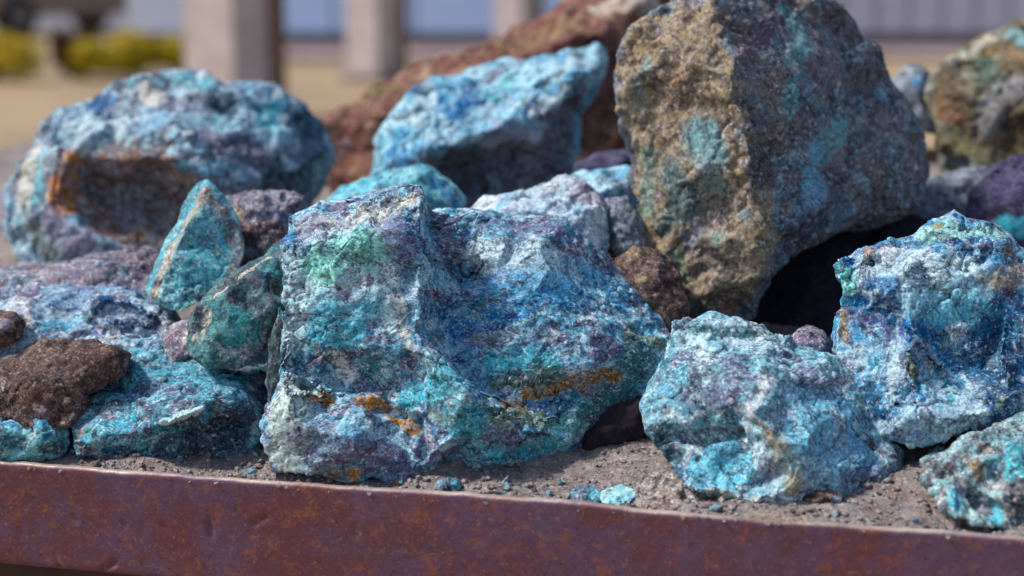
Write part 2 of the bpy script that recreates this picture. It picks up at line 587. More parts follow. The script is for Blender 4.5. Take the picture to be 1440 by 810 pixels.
    if paint:
        nz = fbm(q * 38 + off + 31, 4, .6)
        nz2 = fbm(q * 60 + off + 57, 3, .6)
        for k, (pp, rpx, cn, amt) in enumerate(paint):
            sp = surf_pts(a, pp)
            r = rpx * px2m
            w_ = nz if k % 2 else nz2
            al = (1 - sstep(.35, 1.35, seg_dist(a, sp) / r + w_ * .9)) * amt
            c = np.array(lin(C[cn] if isinstance(cn, str) else cn)[:3], np.float32)
            na = al + colr[:, 3] * (1 - al)
            colr[:, :3] = np.where(na[:, None] > 1e-4, (c * al[:, None] + colr[:, :3] * (colr[:, 3] * (1 - al))[:, None]) / np.maximum(na, 1e-4)[:, None], c)
            colr[:, 3] = na
    base = Vector((float(cen.x), float(cen.y), float(a[:, 2].min())))
    a = a - np.array(base, np.float32)
    set_co(me, a)
    at = me.color_attributes.new('mineral', 'FLOAT_COLOR', 'POINT')
    at.data.foreach_set('color', colr.ravel())
    me.polygons.foreach_set('use_smooth', np.ones(len(me.polygons), bool))
    me.name = name
    o = link(name, me, M[mat], None, base)
    return tag(o, label, cat, group)

#@@SETTING
# ------------------------------------------------------------------ the setting: ground, road
def grid(name, x0, x1, y0, y1, nx, ny, zf, mat, **kw):
    xs, ys = np.linspace(x0, x1, nx), np.linspace(y0, y1, ny)
    X, Y = np.meshgrid(xs, ys)
    Z = zf(X, Y)
    v = np.stack([X.ravel(), Y.ravel(), Z.ravel()], 1)
    f = [(j * nx + i, j * nx + i + 1, (j + 1) * nx + i + 1, (j + 1) * nx + i) for j in range(ny - 1) for i in range(nx - 1)]
    return link(name, from_np(name, v, f), mat)

g = NT('dirt', .95, .1)
c = g.mix(g.rng(g.noise(.35, 5), .38, .62), lin((158, 136, 106)), lin((134, 116, 98)))
c = g.mix(g.math('MULTIPLY', g.rng(g.noise(1.3, 6), .5, .68), .6), c, lin((112, 98, 90)))
c = g.mix(g.math('MULTIPLY', g.rng(g.noise(14, 6), .45, .7), .4), c, lin((176, 158, 128)))
M['dirt'] = g.done(c, g.bump(g.noise(20, 6), .5, .02))
tag(grid('ground', -140, 140, -12, 260, 2, 2, lambda x, y: x * 0, M['dirt']), kind='structure')
M['asphalt'] = plain('asphalt', (112, 108, 118), (96, 92, 100), 2.0, .9, .004)
tag(grid('road', -90, -6.5, 29, 62, 2, 2, lambda x, y: x * 0 + .004, M['asphalt']), kind='structure')
M['concrete'] = plain('porch_concrete', (152, 132, 130), (128, 112, 112), 1.2, .9, .003)

def box_bm(bm, c, s, rz=0, bev=0):
    r = bmesh.ops.create_cube(bm, size=1, matrix=Matrix.Translation(c) @ Matrix.Rotation(rz, 4, 'Z') @ Matrix.Diagonal((*s, 1)))
    if bev:
        es = list({e for v in r['verts'] for e in v.link_edges})
        bmesh.ops.bevel(bm, geom=es, offset=bev, segments=2, affect='EDGES')
    return r['verts']

def box(name, c, s, mat, parent=None, rz=0, bev=0, origin=None):
    bm = bmesh.new()
    o0 = Vector(origin) if origin is not None else Vector((c[0], c[1], c[2] - s[2] / 2))
    box_bm(bm, Vector(c) - o0, s, rz, bev)
    me = bpy.data.meshes.new(name)
    bm.to_mesh(me)
    bm.free()
    o = link(name, me, mat)
    if parent is not None:
        o.parent = parent
        o.location = o0 - parent.location
    else:
        o.location = o0
    return o

# ------------------------------------------------------------------ gravel bed inside the planter
LEN = 3.2
def rim_pt(u, s, z):          # u along the rim from px 0, s into the planter
    p = RIM_A + RD * u + RN * s
    return Vector((p.x, p.y, z))
ULEN = (RIM_B - RIM_A).length
g = NT('gravel', .95, .15)
c = g.mix(g.rng(g.noise(60, 7, .7), .38, .62), lin((152, 138, 134)), lin((110, 100, 100)))
c = g.mix(g.math('MULTIPLY', g.rng(g.noise(240, 6, .7), .5, .66), .7), c, lin((206, 198, 192)))
c = g.mix(g.math('MULTIPLY', g.rng(g.noise(170, 6, .7), .42, .32), .6), c, lin((74, 66, 70)))
c = g.mix(g.math('MULTIPLY', g.rng(g.noise(24, 4), .56, .66), .35), c, lin((132, 108, 90)))
M['gravel'] = g.done(c, g.bump(g.noise(260, 8, .75), .8, .004))
nu, nsx = 760, 420
us = np.concatenate([np.linspace(-.75, -.05, 40, endpoint=False), np.linspace(-.05, ULEN + .05, nu - 80), np.linspace(ULEN + .05, ULEN + .75, 41)[1:]])
ss = np.concatenate([np.linspace(.005, .20, 130, endpoint=False), np.linspace(.20, 1.45, 120)])
U, S = np.meshgrid(us, ss)
px_ = RIM_A.x + RD.x * U + RN.x * S
py_ = RIM_A.y + RD.y * U + RN.y * S
pz_ = bed_z(px_.ravel(), py_.ravel())
v = np.stack([px_.ravel(), py_.ravel(), pz_], 1).astype(np.float32)
edge = sstep(.0, .03, S.ravel())
v[:, 2] += edge * (.010 * perlin(v * 12) + .004 * perlin(v * 35) + .0016 * np.abs(perlin(v * 110))) + .0014 * perlin(v * 260)
v[:, 2] += edge * .012 * sstep(.0, .5, perlin(v * 9 + 40))
nuu = len(us)
f = [(j * nuu + i, j * nuu + i + 1, (j + 1) * nuu + i + 1, (j + 1) * nuu + i) for j in range(len(ss) - 1) for i in range(nuu - 1)]
bed = link('gravel_bed', from_np('gravel_bed', v, f), M['gravel'])
tag(bed, kind='structure')

def bed_local(u, s):
    j = int(np.searchsorted(ss, s)); i = int(np.searchsorted(us, u))
    return float(v[min(j, len(ss) - 1) * nuu + min(i, nuu - 1), 2])

# loose grit lying on the bed
rg = random.Random(5)
gv, gf = [], []
ico = [(0, 0, 1), (.9, 0, .3), (.28, .85, .3), (-.72, .52, .3), (-.72, -.52, .3), (.28, -.85, .3), (.72, .52, -.4), (-.28, .85, -.4), (-.9, 0, -.4), (-.28, -.85, -.4), (.72, -.52, -.4), (0, 0, -.9)]
icf = [(0, 1, 2), (0, 2, 3), (0, 3, 4), (0, 4, 5), (0, 5, 1), (1, 6, 2), (2, 7, 3), (3, 8, 4), (4, 9, 5), (5, 10, 1), (6, 7, 2), (7, 8, 3), (8, 9, 4), (9, 10, 5), (10, 6, 1), (11, 7, 6), (11, 8, 7), (11, 9, 8), (11, 10, 9), (11, 6, 10)]
for k in range(9000):
    u = rg.uniform(-.1, ULEN + .1)
    s_ = .002 + .3 * rg.random() ** 2.4
    r = .0007 + .0034 * rg.random() ** 7
    c0 = rim_pt(u, s_, bed_local(u, s_) + r * .3)
    k0 = len(gv)
    for a in ico:
        gv.append((c0.x + a[0] * r * rg.uniform(.6, 1.3), c0.y + a[1] * r * rg.uniform(.6, 1.3), c0.z + a[2] * r * rg.uniform(.5, 1.0)))
    gf += [(a + k0, b + k0, c_ + k0) for a, b, c_ in icf]
M['grit'] = plain('grit', (156, 144, 140), (96, 88, 94), 130, .9, .0005)
tag(link('grit', from_np('grit', gv, gf, False), M['grit']), 'fine loose grey grit strewn over the sand behind the steel rim', 'grit', kind='stuff')

# crumbs of ore and splinters broken off the rocks
gv, gf = [], []
for k in range(900):
    u = rg.uniform(-.05, ULEN + .05)
    s_ = .006 + .22 * rg.random() ** 1.6
    r = .0012 + .0045 * rg.random() ** 4
    c0 = rim_pt(u, s_, bed_local(u, s_) + r * .35)
    k0 = len(gv)
    Mx = Matrix.Rotation(rg.uniform(0, 6.3), 3, Vector((rg.gauss(0, 1), rg.gauss(0, 1), rg.gauss(0, 1))).normalized())
    sx, sy, sz = rg.uniform(.5, 1.5), rg.uniform(.5, 1.2), rg.uniform(.25, .8)
    for a in ico:
        q_ = Mx @ Vector((a[0] * sx * rg.uniform(.6, 1.3), a[1] * sy * rg.uniform(.6, 1.3), a[2] * sz)) * r
        gv.append((c0.x + q_.x, c0.y + q_.y, c0.z + q_.z))
    gf += [(a + k0, b + k0, c_ + k0) for a, b, c_ in icf]
g = NT('ore_crumbs', .85, .3)
vc = g.vor(140, out='Color')
sp_ = g.n('ShaderNodeSeparateColor')
g.t.links.new(vc, sp_.inputs[0])
c = g.mix(g.rng(sp_.outputs[0], .45, .55), lin((120, 112, 116)), lin((118, 166, 178)))
c = g.mix(g.rng(sp_.outputs[1], .68, .72), c, lin((110, 84, 72)))
c = g.mix(g.rng(g.noise(300, 5), .45, .6, 0, .5), c, lin((70, 66, 74)))
M['crumbs'] = g.done(c)
tag(link('ore_crumbs', from_np('ore_crumbs', gv, gf, False), M['crumbs']), 'scattered crumbs of blue and grey ore on the sand between the rocks', 'crumbs', kind='stuff')
# dry straw caught under the turquoise blocky rock
gv, gf = [], []
for k in range(16):
    p0 = P(rg.uniform(1060, 1135), rg.uniform(700, 722), 1.335)
    p0.z = float(bed_z(p0.x, p0.y)) + .006
    ang, L = rg.uniform(-.5, 3.6), rg.uniform(.012, .03)
    k0 = len(gv)
    for t in range(5):
        f_ = t / 4
        c0 = p0 + Vector((math.cos(ang + f_ * .5) * L * f_, math.sin(ang) * L * f_ * .6, .006 * math.sin(f_ * 3.1) + .001))
        for h_ in range(3):
            gv.append((c0.x + .00035 * math.cos(h_ * 2.1), c0.y, c0.z + .00035 * math.sin(h_ * 2.1)))
    for t in range(4):
        for h_ in range(3):
            gf.append((k0 + t * 3 + h_, k0 + t * 3 + (h_ + 1) % 3, k0 + t * 3 + 3 + (h_ + 1) % 3, k0 + t * 3 + 3 + h_))
M['straw'] = plain('straw', (196, 180, 150), (160, 144, 116), 60, .8)
tag(link('dry_straw', from_np('dry_straw', gv, gf), M['straw']), 'wisps of dry straw at the foot of the turquoise blocky rock', 'straw', kind='stuff')

# ------------------------------------------------------------------ rusted steel planter
g = NT('rusted_steel', .5, .5)
st = g.mapping(scl=(1, 1, 1))
c = g.mix(g.rng(g.noise(16, 6, .6), .38, .62), lin((98, 70, 98)), lin((102, 60, 68)))
c = g.mix(g.math('MULTIPLY', g.rng(g.noise(26, 7, .7, .5), .50, .70), .5), c, lin((84, 74, 106)))
c = g.mix(g.math('MULTIPLY', g.rng(g.noise(62, 8, .75, .6), .51, .66), .75), c, lin((142, 84, 58)))
c = g.mix(g.math('MULTIPLY', g.rng(g.noise(230, 6, .7), .54, .68), .6), c, lin((166, 104, 78)))
c = g.mix(g.math('MULTIPLY', g.rng(g.noise(170, 6, .7, .3), .42, .32), .6), c, lin((48, 32, 44)))
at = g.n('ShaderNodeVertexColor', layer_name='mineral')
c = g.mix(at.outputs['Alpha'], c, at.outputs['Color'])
g.put(g.b.inputs['Roughness'], g.rng(g.noise(60, 5), .3, .7, .38, .62))
g.b.inputs['Metallic'].default_value = .25
M['rust'] = g.done(c, g.bump(g.noise(190, 8, .7), .35, .002))
planter = bpy.data.objects.new('steel_planter', None)
COL.objects.link(planter)
planter.location = rim_pt(ULEN / 2, .02, 0)
tag(planter, 'long low planter with a rust brown steel rim holding the ore rocks', 'planter')
def wig(u):   # the top edge is not straight
    x = u / ULEN * 1440
    return .0022 * (sstep(480, 700, x) - sstep(885, 960, x)) - .0012 * sstep(890, 960, x) * (1 - sstep(1150, 1350, x)) + (.0011 * perlin(np.stack([u * 22, u * 0, u * 0 + 2], 1)) + .0008 * perlin(np.stack([u * 60, u * 0, u * 0], 1)) + .0005 * perlin(np.stack([u * 260, u * 0, u * 0 + 4], 1)))
H = .099
prof = [(.030, -H + .006), (.030, -H), (.003, -H), (.0008, -H + .0012), (0, -H + .004)]
nz_ = 34
for k in range(1, nz_):
    prof.append((0, -H + .004 + (H - .007) * k / nz_))
prof += [(0, -.003), (.0008, -.0010), (.0025, 0), (.006, 0), (.0085, -.001), (.0085, -.012)]
prof = np.array(prof)
uu = np.concatenate([np.linspace(-.75, -.03, 30, endpoint=False), np.linspace(-.03, ULEN + .03, 420), np.linspace(ULEN + .03, ULEN + .75, 31)[1:]])
UU, KK = np.meshgrid(uu, np.arange(len(prof)), indexing='ij')
sv = prof[KK.ravel(), 0].copy()
zv = prof[KK.ravel(), 1].copy()
uf = UU.ravel()
top = sstep(-.05, -.004, zv)
zv = zv + wig(uf) * top
q3 = np.stack([uf, zv, zv * 0], 1).astype(np.float32)
front = (np.abs(sv) < .002)
sv = sv + front * (.0012 * perlin(q3 * np.array([5, 14, 1], np.float32)) + .00025 * perlin(q3 * 90) )
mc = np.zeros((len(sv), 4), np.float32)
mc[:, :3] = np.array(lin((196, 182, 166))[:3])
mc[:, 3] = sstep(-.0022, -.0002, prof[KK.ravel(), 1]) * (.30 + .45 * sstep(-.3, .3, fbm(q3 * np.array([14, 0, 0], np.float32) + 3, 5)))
def px_uz(x, y):
    best = None
    p = P(x, y, 1.4)
    d = p - Vector((0, 0, CAM_Z))
    t = (RIM_A - Vector((0, 0, CAM_Z))).dot(RN) / d.dot(RN)
    h = Vector((0, 0, CAM_Z)) + d * t
    return (h - RIM_A).dot(RD), h.z - ZR
for (x, y, dx, dy, dep) in [(295, 742, 2, 9, .0035), (365, 732, 9, -5, .0025), (105, 730, 3, 3, .002), (152, 797, 9, -6, .005), (245, 684, 2, 4, .0012),
                            (175, 738, 2, 3, .0012), (30, 742, 2, 10, .0012), (500, 745, 2, 7, .0015), (232, 741, 2, 2, .0015), (560, 770, 6, 2, .001), (900, 790, 5, 3, .001), (1180, 785, 3, 4, .001)]:
    u0, z0 = px_uz(x - dx, y - dy)
    u1, z1 = px_uz(x + dx, y + dy)
    pp = np.stack([uf, zv, zv * 0], 1).astype(np.float32)
    d = seg_dist(pp, np.array([[u0, z0, 0], [u1, z1, 0]], np.float32))
    k = (1 - sstep(.0006, .0042, d)) * front
    sv = sv + k * dep * .6
pw = np.stack([RIM_A.x + RD.x * uf + RN.x * sv, RIM_A.y + RD.y * uf + RN.y * sv, ZR + zv], 1) - np.array(planter.location)
npf = len(prof)
f = [(i * npf + k, (i + 1) * npf + k, (i + 1) * npf + k + 1, i * npf + k + 1) for i in range(len(uu) - 1) for k in range(npf - 1)]
me = from_np('rim', pw, f)
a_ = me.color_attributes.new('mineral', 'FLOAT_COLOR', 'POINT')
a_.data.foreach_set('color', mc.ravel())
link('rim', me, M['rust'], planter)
M['darksteel'] = plain('dark_steel', (58, 40, 44), (74, 50, 46), 9, .7, .001)
def wallbox(nm, u0, u1, s0, s1, z0, z1):
    c = rim_pt((u0 + u1) / 2, (s0 + s1) / 2, (z0 + z1) / 2)
    return box(nm, c, (u1 - u0, s1 - s0, z1 - z0), M['darksteel'], planter, RANG)
wallbox('front_wall', -.75, ULEN + .75, .031, .037, .0, ZR - H + .003)
wallbox('side_wall', -.756, -.750, .0, 1.45, .0, ZR + .002)
wallbox('side_wall', ULEN + .75, ULEN + .756, .0, 1.45, .0, ZR + .002)
wallbox('back_wall', -.75, ULEN + .75, 1.452, 1.458, .0, ZR + .16)

#@@ROCKS
B = on_bed
rock('ore_boulder', 'large pale blue boulder with a square top standing at the centre of the steel rim', 'central', B(480, 684),
     [(402, 305, .10), (440, 287, .11), (500, 275, .12), (548, 262, .13), (590, 260, .13), (603, 290, .16), (680, 296, .18), (780, 302, .19), (832, 332, .19),
      (868, 380, .18), (905, 425, .17), (945, 465, .15), (938, 520, .12), (905, 570, .10), (850, 598, .09), (820, 640, .07), (795, 654, .06), (720, 664, .04),
      (640, 668, .03), (560, 686, .01), (490, 682, .0), (430, 672, .0), (382, 664, .01), (366, 615, .02), (378, 560, .035), (392, 512, .05), (395, 430, .07), (398, 350, .09)],
     [[(592, 285, .10), (594, 330, .082), (592, 400, .066), (585, 465, .05)], [(612, 330, .135), (630, 375, .128), (618, 440, .105), (632, 482, .085)],
      [(470, 335, .07), (475, 420, .055), (480, 488, .048)], [(412, 345, .08), (408, 440, .066)], [(520, 330, .068)], [(540, 430, .052)],
      [(420, 525, .06), (480, 548, .062), (540, 545, .055)], [(400, 560, .018), (430, 600, .002), (500, 612, -.004), (545, 640, .004)], [(392, 630, .008)],
      [(570, 488, .035), (605, 500, .02), (655, 550, .004), (708, 600, .004), (692, 640, .012)], [(552, 575, .04), (575, 620, .028), (578, 660, .012)],
      [(700, 380, .122)], [(780, 375, .13)], [(845, 420, .135)], [(720, 450, .09)], [(800, 465, .092)], [(880, 475, .108)],
      [(660, 515, .062), (760, 512, .066), (860, 510, .082), (915, 505, .105)], [(735, 560, .06), (800, 555, .068), (850, 545, .08)],
      [(765, 605, .03), (805, 622, .04)], [(860, 570, .074)], [(640, 610, .002)], [(450, 650, .0)]],
     back=.15, vox=.0015, seed=1, smooth=0, big=.002, chip=.007, chipf=24, mid=.003, fine=.0013, facet=.085,
     carve=[([(612, 345), (660, 372)], 26, .014), ([(430, 535), (520, 560), (560, 590)], 13, .010), ([(580, 590), (590, 640)], 12, .007), ([(700, 575), (790, 560), (860, 540)], 12, .007),
            ([(440, 300), (540, 275)], 14, -.003), ([(596, 290), (590, 450)], 7, -.005), ([(440, 330), (430, 400)], 20, .003)],
     paint=[([(440, 320), (520, 310), (470, 400)], 46, (196, 200, 210), .6), ([(540, 380), (560, 450)], 26, 'pale', .6), ([(450, 365), (520, 345)], 38, (146, 208, 192), .8), ([(430, 305), (520, 292), (570, 275)], 26, 'cream', .55), ([(440, 310)], 26, 'mauve', .7), ([(555, 310), (575, 350)], 22, 'violet', .8),
            ([(620, 300), (640, 350)], 24, 'plum', .6), ([(680, 310), (780, 312)], 22, 'violet', .55), ([(680, 350), (780, 360)], 40, 'pale', .6), ([(840, 380), (880, 420)], 26, 'sky', .6),
            ([(640, 460), (720, 430), (820, 415)], 26, 'blue', .5), ([(620, 470), (700, 475)], 18, 'stone', .5), ([(450, 440), (480, 480)], 30, 'cyan', .5), ([(470, 505), (480, 520)], 12, 'cream', .8),
            ([(400, 600), (415, 540), (392, 640)], 34, (204, 214, 204), .9), ([(490, 530)], 18, 'white', .8), ([(465, 555), (450, 560)], 15, 'ochre', 1.0), ([(445, 502)], 9, 'ochre', .8), ([(500, 560), (530, 570), (580, 595)], 13, 'ochre', 1.0),
            ([(570, 555), (630, 540)], 22, 'turq', .7), ([(600, 500), (660, 560)], 14, 'pale', .7), ([(626, 562)], 12, 'ochre', .8), ([(720, 562), (765, 552), (790, 545)], 16, 'ochre', 1.0), ([(735, 575)], 22, 'olive', .7),
            ([(855, 528)], 11, 'ochre', .9), ([(890, 470), (935, 480)], 18, 'olive', .6), ([(800, 545), (840, 560)], 12, 'rust', .6), ([(700, 505), (780, 515), (640, 520)], 26, 'turq', .7), ([(610, 530), (680, 620)], 30, 'turq', .6), ([(430, 470), (520, 440)], 34, 'cyan', .55), ([(700, 400), (800, 395)], 30, 'sky', .6), ([(420, 420), (410, 480)], 20, 'pale', .6), ([(820, 600), (780, 600)], 24, 'green', .45), ([(700, 545), (780, 530)], 16, 'olive', .6), ([(600, 580), (640, 600)], 12, 'olive', .5), ([(420, 620), (560, 650)], 34, 'violet', .55), ([(650, 600), (700, 590)], 24, 'turq', .5),
            ([(790, 640), (700, 650)], 20, 'turq', .6), ([(905, 510), (880, 545), (850, 580)], 36, (62, 92, 92), 1.0), ([(820, 540), (870, 530)], 16, (150, 104, 48), .9), ([(760, 580), (700, 580)], 18, 'olive', .8), ([(560, 640), (500, 650)], 26, 'plum', .7), ([(700, 610), (730, 630)], 20, 'plum', .7), ([(640, 375), (680, 372)], 16, (60, 46, 60), .9), ([(840, 465), (870, 480)], 14, 'plum', .7), ([(890, 455), (920, 470)], 14, 'olive', .8), ([(500, 676)], 14, 'ochre', 1.0), ([(450, 670), (480, 672)], 12, 'brown', .9), ([(560, 410), (575, 480)], 12, 'cream', .5), ([(440, 490)], 9, 'brown', .9)])
rock('ore_boulder', 'turquoise blocky rock with a pale central ridge, right of the central boulder', 'front', B(1090, 712),
     [(945, 448, .12), (980, 442, .13), (1030, 447, .13), (1085, 466, .12), (1130, 488, .12), (1180, 500, .11), (1215, 545, .1), (1245, 605, .08), (1268, 650, .06), (1272, 672, .05),
      (1255, 692, .04), (1200, 700, .02), (1130, 713, .0), (1060, 714, .0), (1000, 700, .01), (960, 684, .02), (938, 648, .04), (905, 608, .05), (900, 570, .06), (918, 525, .08), (942, 492, .1)],
     [[(1075, 515, .05), (1050, 562, .025), (1085, 610, .004), (1112, 670, -.006)], [(960, 540, .055)], [(1000, 500, .075)], [(985, 585, .04)], [(935, 600, .05), (985, 612, .045), (1030, 600, .035)],
      [(955, 645, .045)], [(1000, 645, .034)], [(1045, 682, .012)], [(1130, 535, .055)], [(1180, 600, .042)], [(1210, 660, .03)], [(1150, 650, .012)], [(1000, 464, .108), (1080, 488, .095)]],
     back=.15, vox=.0016, seed=2, smooth=0, big=.003, chip=.007, chipf=24, mid=.0028, fine=.0012,
     carve=[([(925, 615), (985, 618), (1030, 605)], 15, .012), ([(1000, 470), (1070, 482)], 9, .006)],
     paint=[([(1150, 600), (1190, 650), (1130, 560)], 46, (156, 190, 214), .75), ([(1000, 660), (1040, 670), (1010, 640)], 30, (130, 192, 216), .9), ([(1084, 528), (1062, 560), (1045, 582)], 11, 'white', 1.2), ([(1065, 590), (1100, 620), (1120, 680)], 16, 'tan', .9), ([(1120, 692)], 20, 'tan', 1.0), ([(970, 560), (1020, 540)], 36, 'violet', .6), ([(950, 640), (930, 610), (920, 630)], 18, (50, 66, 68), 1.2),
            ([(955, 660)], 18, (40, 66, 110), 1.0), ([(985, 650), (1040, 660)], 20, 'cyan', .6), ([(1000, 690), (1060, 705)], 10, 'cream', .7), ([(1180, 560), (1220, 640)], 26, 'sky', .55), ([(1240, 665), (1200, 680)], 20, 'violet', .6), ([(1150, 570), (1120, 640)], 34, 'cyan', .45),
            ([(980, 458), (1060, 465)], 14, 'dgreen', .55), ([(930, 545)], 20, 'sky', .5), ([(1215, 560)], 12, 'tan', .5)])
rock('ore_boulder', 'deep blue and white boulder with an ochre pitted crest at the right edge', 'azure', 1.44,
     [(1170, 368, .08), (1200, 352, .09), (1238, 338, .1), (1285, 332, .11), (1300, 312, .12), (1340, 300, .13), (1385, 312, .13), (1420, 330, .12), (1436, 350, .12), (1500, 370, .12),
      (1560, 430, .11), (1570, 540, .08), (1500, 600, .04), (1430, 592, .02), (1380, 606, .01), (1320, 622, .0), (1280, 628, .0), (1238, 612, .015), (1205, 562, .035), (1178, 515, .05), (1172, 485, .06), (1182, 430, .07), (1188, 405, .075)],
     [[(1230, 400, .06)], [(1300, 365, .075), (1350, 350, .08), (1400, 370, .075)], [(1225, 450, .052), (1250, 520, .03), (1258, 580, .01)], [(1275, 465, .03)], [(1350, 465, .045)], [(1420, 440, .06)], [(1290, 530, .012)],
      [(1275, 590, -.006), (1330, 588, -.006), (1390, 575, .0)], [(1350, 545, .02)], [(1425, 545, .012)], [(1330, 500, .04)], [(1390, 500, .045)]],
     back=.15, vox=.0017, seed=3, smooth=0, big=.004, chip=.011, chipf=22, mid=.004, fine=.0014,
     carve=[([(1378, 362), (1390, 350)], 11, .012), ([(1420, 355), (1440, 360)], 12, .010), ([(1300, 530), (1290, 500)], 12, .008), ([(1330, 480), (1400, 560)], 14, .008), ([(1280, 455), (1330, 510)], 8, -.006)],
     paint=[([(1230, 380), (1300, 390), (1360, 380)], 46, 'pale', .65), ([(1300, 420), (1350, 430)], 34, (160, 204, 212), .6), ([(1180, 372), (1185, 400)], 16, 'green', .8), ([(1340, 308), (1300, 325), (1400, 322)], 18, (176, 212, 196), .9), ([(1318, 312)], 8, 'ochre', .8), ([(1425, 352), (1440, 375)], 14, 'rust', .95), ([(1400, 395), (1435, 385)], 20, 'tan', .7), ([(1380, 358)], 9, 'brown', .95),
            ([(1220, 352), (1215, 345)], 8, 'ochre', .7), ([(1230, 392), (1250, 398)], 14, 'blue', .8), ([(1250, 350), (1290, 350)], 20, 'white', .7), ([(1300, 460), (1340, 510)], 12, 'blue', .85), ([(1380, 500), (1420, 560), (1400, 460)], 40, 'navy', .7),
            ([(1220, 530), (1225, 580)], 18, 'navy', .6), ([(1250, 480), (1252, 560)], 11, 'pale', .6), ([(1285, 505), (1290, 520)], 14, 'olive', .85), ([(1420, 530), (1410, 570)], 7, 'lime', .95), ([(1180, 440), (1183, 480)], 8, 'tan', .9), ([(1300, 600), (1370, 595)], 20, 'pale', .55),
            ([(1295, 550)], 10, 'sky', .8), ([(1330, 430), (1380, 420)], 30, 'cyan', .45), ([(1410, 420)], 18, 'navy', .6), ([(1390, 510)], 11, 'olive', .6)])
rock('ore_boulder', 'tall upright boulder with a tan crusted left face and a blue grey right face', 'big', 1.68,
     [(868, 75, .10), (885, 35, .10), (930, 5, .11), (990, -20, .12), (1060, -40, .14), (1150, -20, .17), (1195, 20, .19), (1235, 70, .2), (1248, 115, .2), (1285, 150, .2), (1305, 200, .19),
      (1314, 260, .17), (1310, 300, .14), (1250, 332, .12), (1180, 350, .10), (1120, 372, .08), (1086, 400, .06), (1066, 452, .05), (1000, 452, .04), (955, 430, .05), (930, 395, .06), (895, 350, .08), (888, 270, .09), (873, 180, .1)],
     [[(1000, 5, .075), (1026, 90, .042), (1044, 160, .03), (1062, 250, .018), (1078, 330, .01), (1070, 390, .018)], [(940, 60, .075)], [(915, 190, .07)], [(965, 200, .052)], [(945, 320, .05)], [(1000, 345, .026)], [(1000, 410, .022)],
      [(1100, 60, .095)], [(1130, 150, .072)], [(1170, 240, .072)], [(1130, 310, .042)], [(1230, 180, .125)], [(1250, 280, .10)], [(1180, 90, .135)]],
     back=.2, vox=.0026, seed=10, big=.006, chip=.012, chipf=18, mid=.004, fine=.002, knob=.003, knobf=95, facet=.08,
     carve=[([(1160, 200), (1180, 240)], 26, .012), ([(1240, 150)], 16, .01), ([(1060, 40), (1010, 20)], 12, .008), ([(1100, 330)], 20, .004)],
     paint=[([(900, 60), (898, 180), (915, 300), (945, 380)], 44, 'tan', 1.0), ([(960, 40), (985, 160), (1005, 240), (1030, 330), (1010, 400)], 62, 'tan', 1.0), ([(930, 130), (950, 220)], 40, 'tan', .9), ([(960, 100), (940, 140)], 24, (142, 108, 64), .8), ([(1010, 380), (1060, 340)], 34, 'tan', .65), ([(940, 250), (960, 285), (930, 320)], 26, 'dgreen', .9), ([(905, 220), (900, 300)], 16, (120, 160, 130), .8), ([(1000, 300), (985, 370)], 20, 'stone', .6),
            ([(990, 190), (1000, 220), (970, 180)], 22, 'turq', .8), ([(985, 235)], 16, 'pale', .7), ([(960, 200), (1010, 270)], 20, (120, 180, 172), .55), ([(1040, 300)], 14, 'turq', .6), ([(1000, 330)], 12, 'green', .5), ([(900, 90)], 12, 'turq', .5), ([(1220, 230), (1240, 260)], 20, 'stone', .6), ([(1100, 150), (1120, 130)], 18, 'turq', .6), ([(1200, 300), (1140, 260)], 18, 'sky', .5), ([(1090, 110), (1100, 200)], 22, (110, 92, 80), .6), ([(945, 360), (950, 390)], 14, 'green', .7), ([(890, 110), (893, 150)], 10, 'dgreen', .7), ([(940, 330), (955, 420)], 14, 'ochre', .4),
            ([(1170, 200), (1150, 250), (1190, 170)], 26, 'turq', .6), ([(1150, 210), (1140, 290)], 14, 'sky', .7), ([(1060, 60), (1090, 30)], 30, 'plum', .5), ([(1120, 80), (1140, 60), (1110, 10)], 22, 'turq', .5), ([(1170, 90)], 16, 'grey', .6), ([(1240, 130), (1250, 120)], 10, 'cyan', .7),
            ([(1180, 290), (1120, 340)], 34, 'dark', .5), ([(1060, 170), (1080, 240)], 22, 'dark', .5), ([(1295, 230)], 8, 'white', .7), ([(1270, 180), (1285, 210)], 14, 'grey', .5), ([(1000, 420), (1040, 430)], 20, 'rust', .4)])
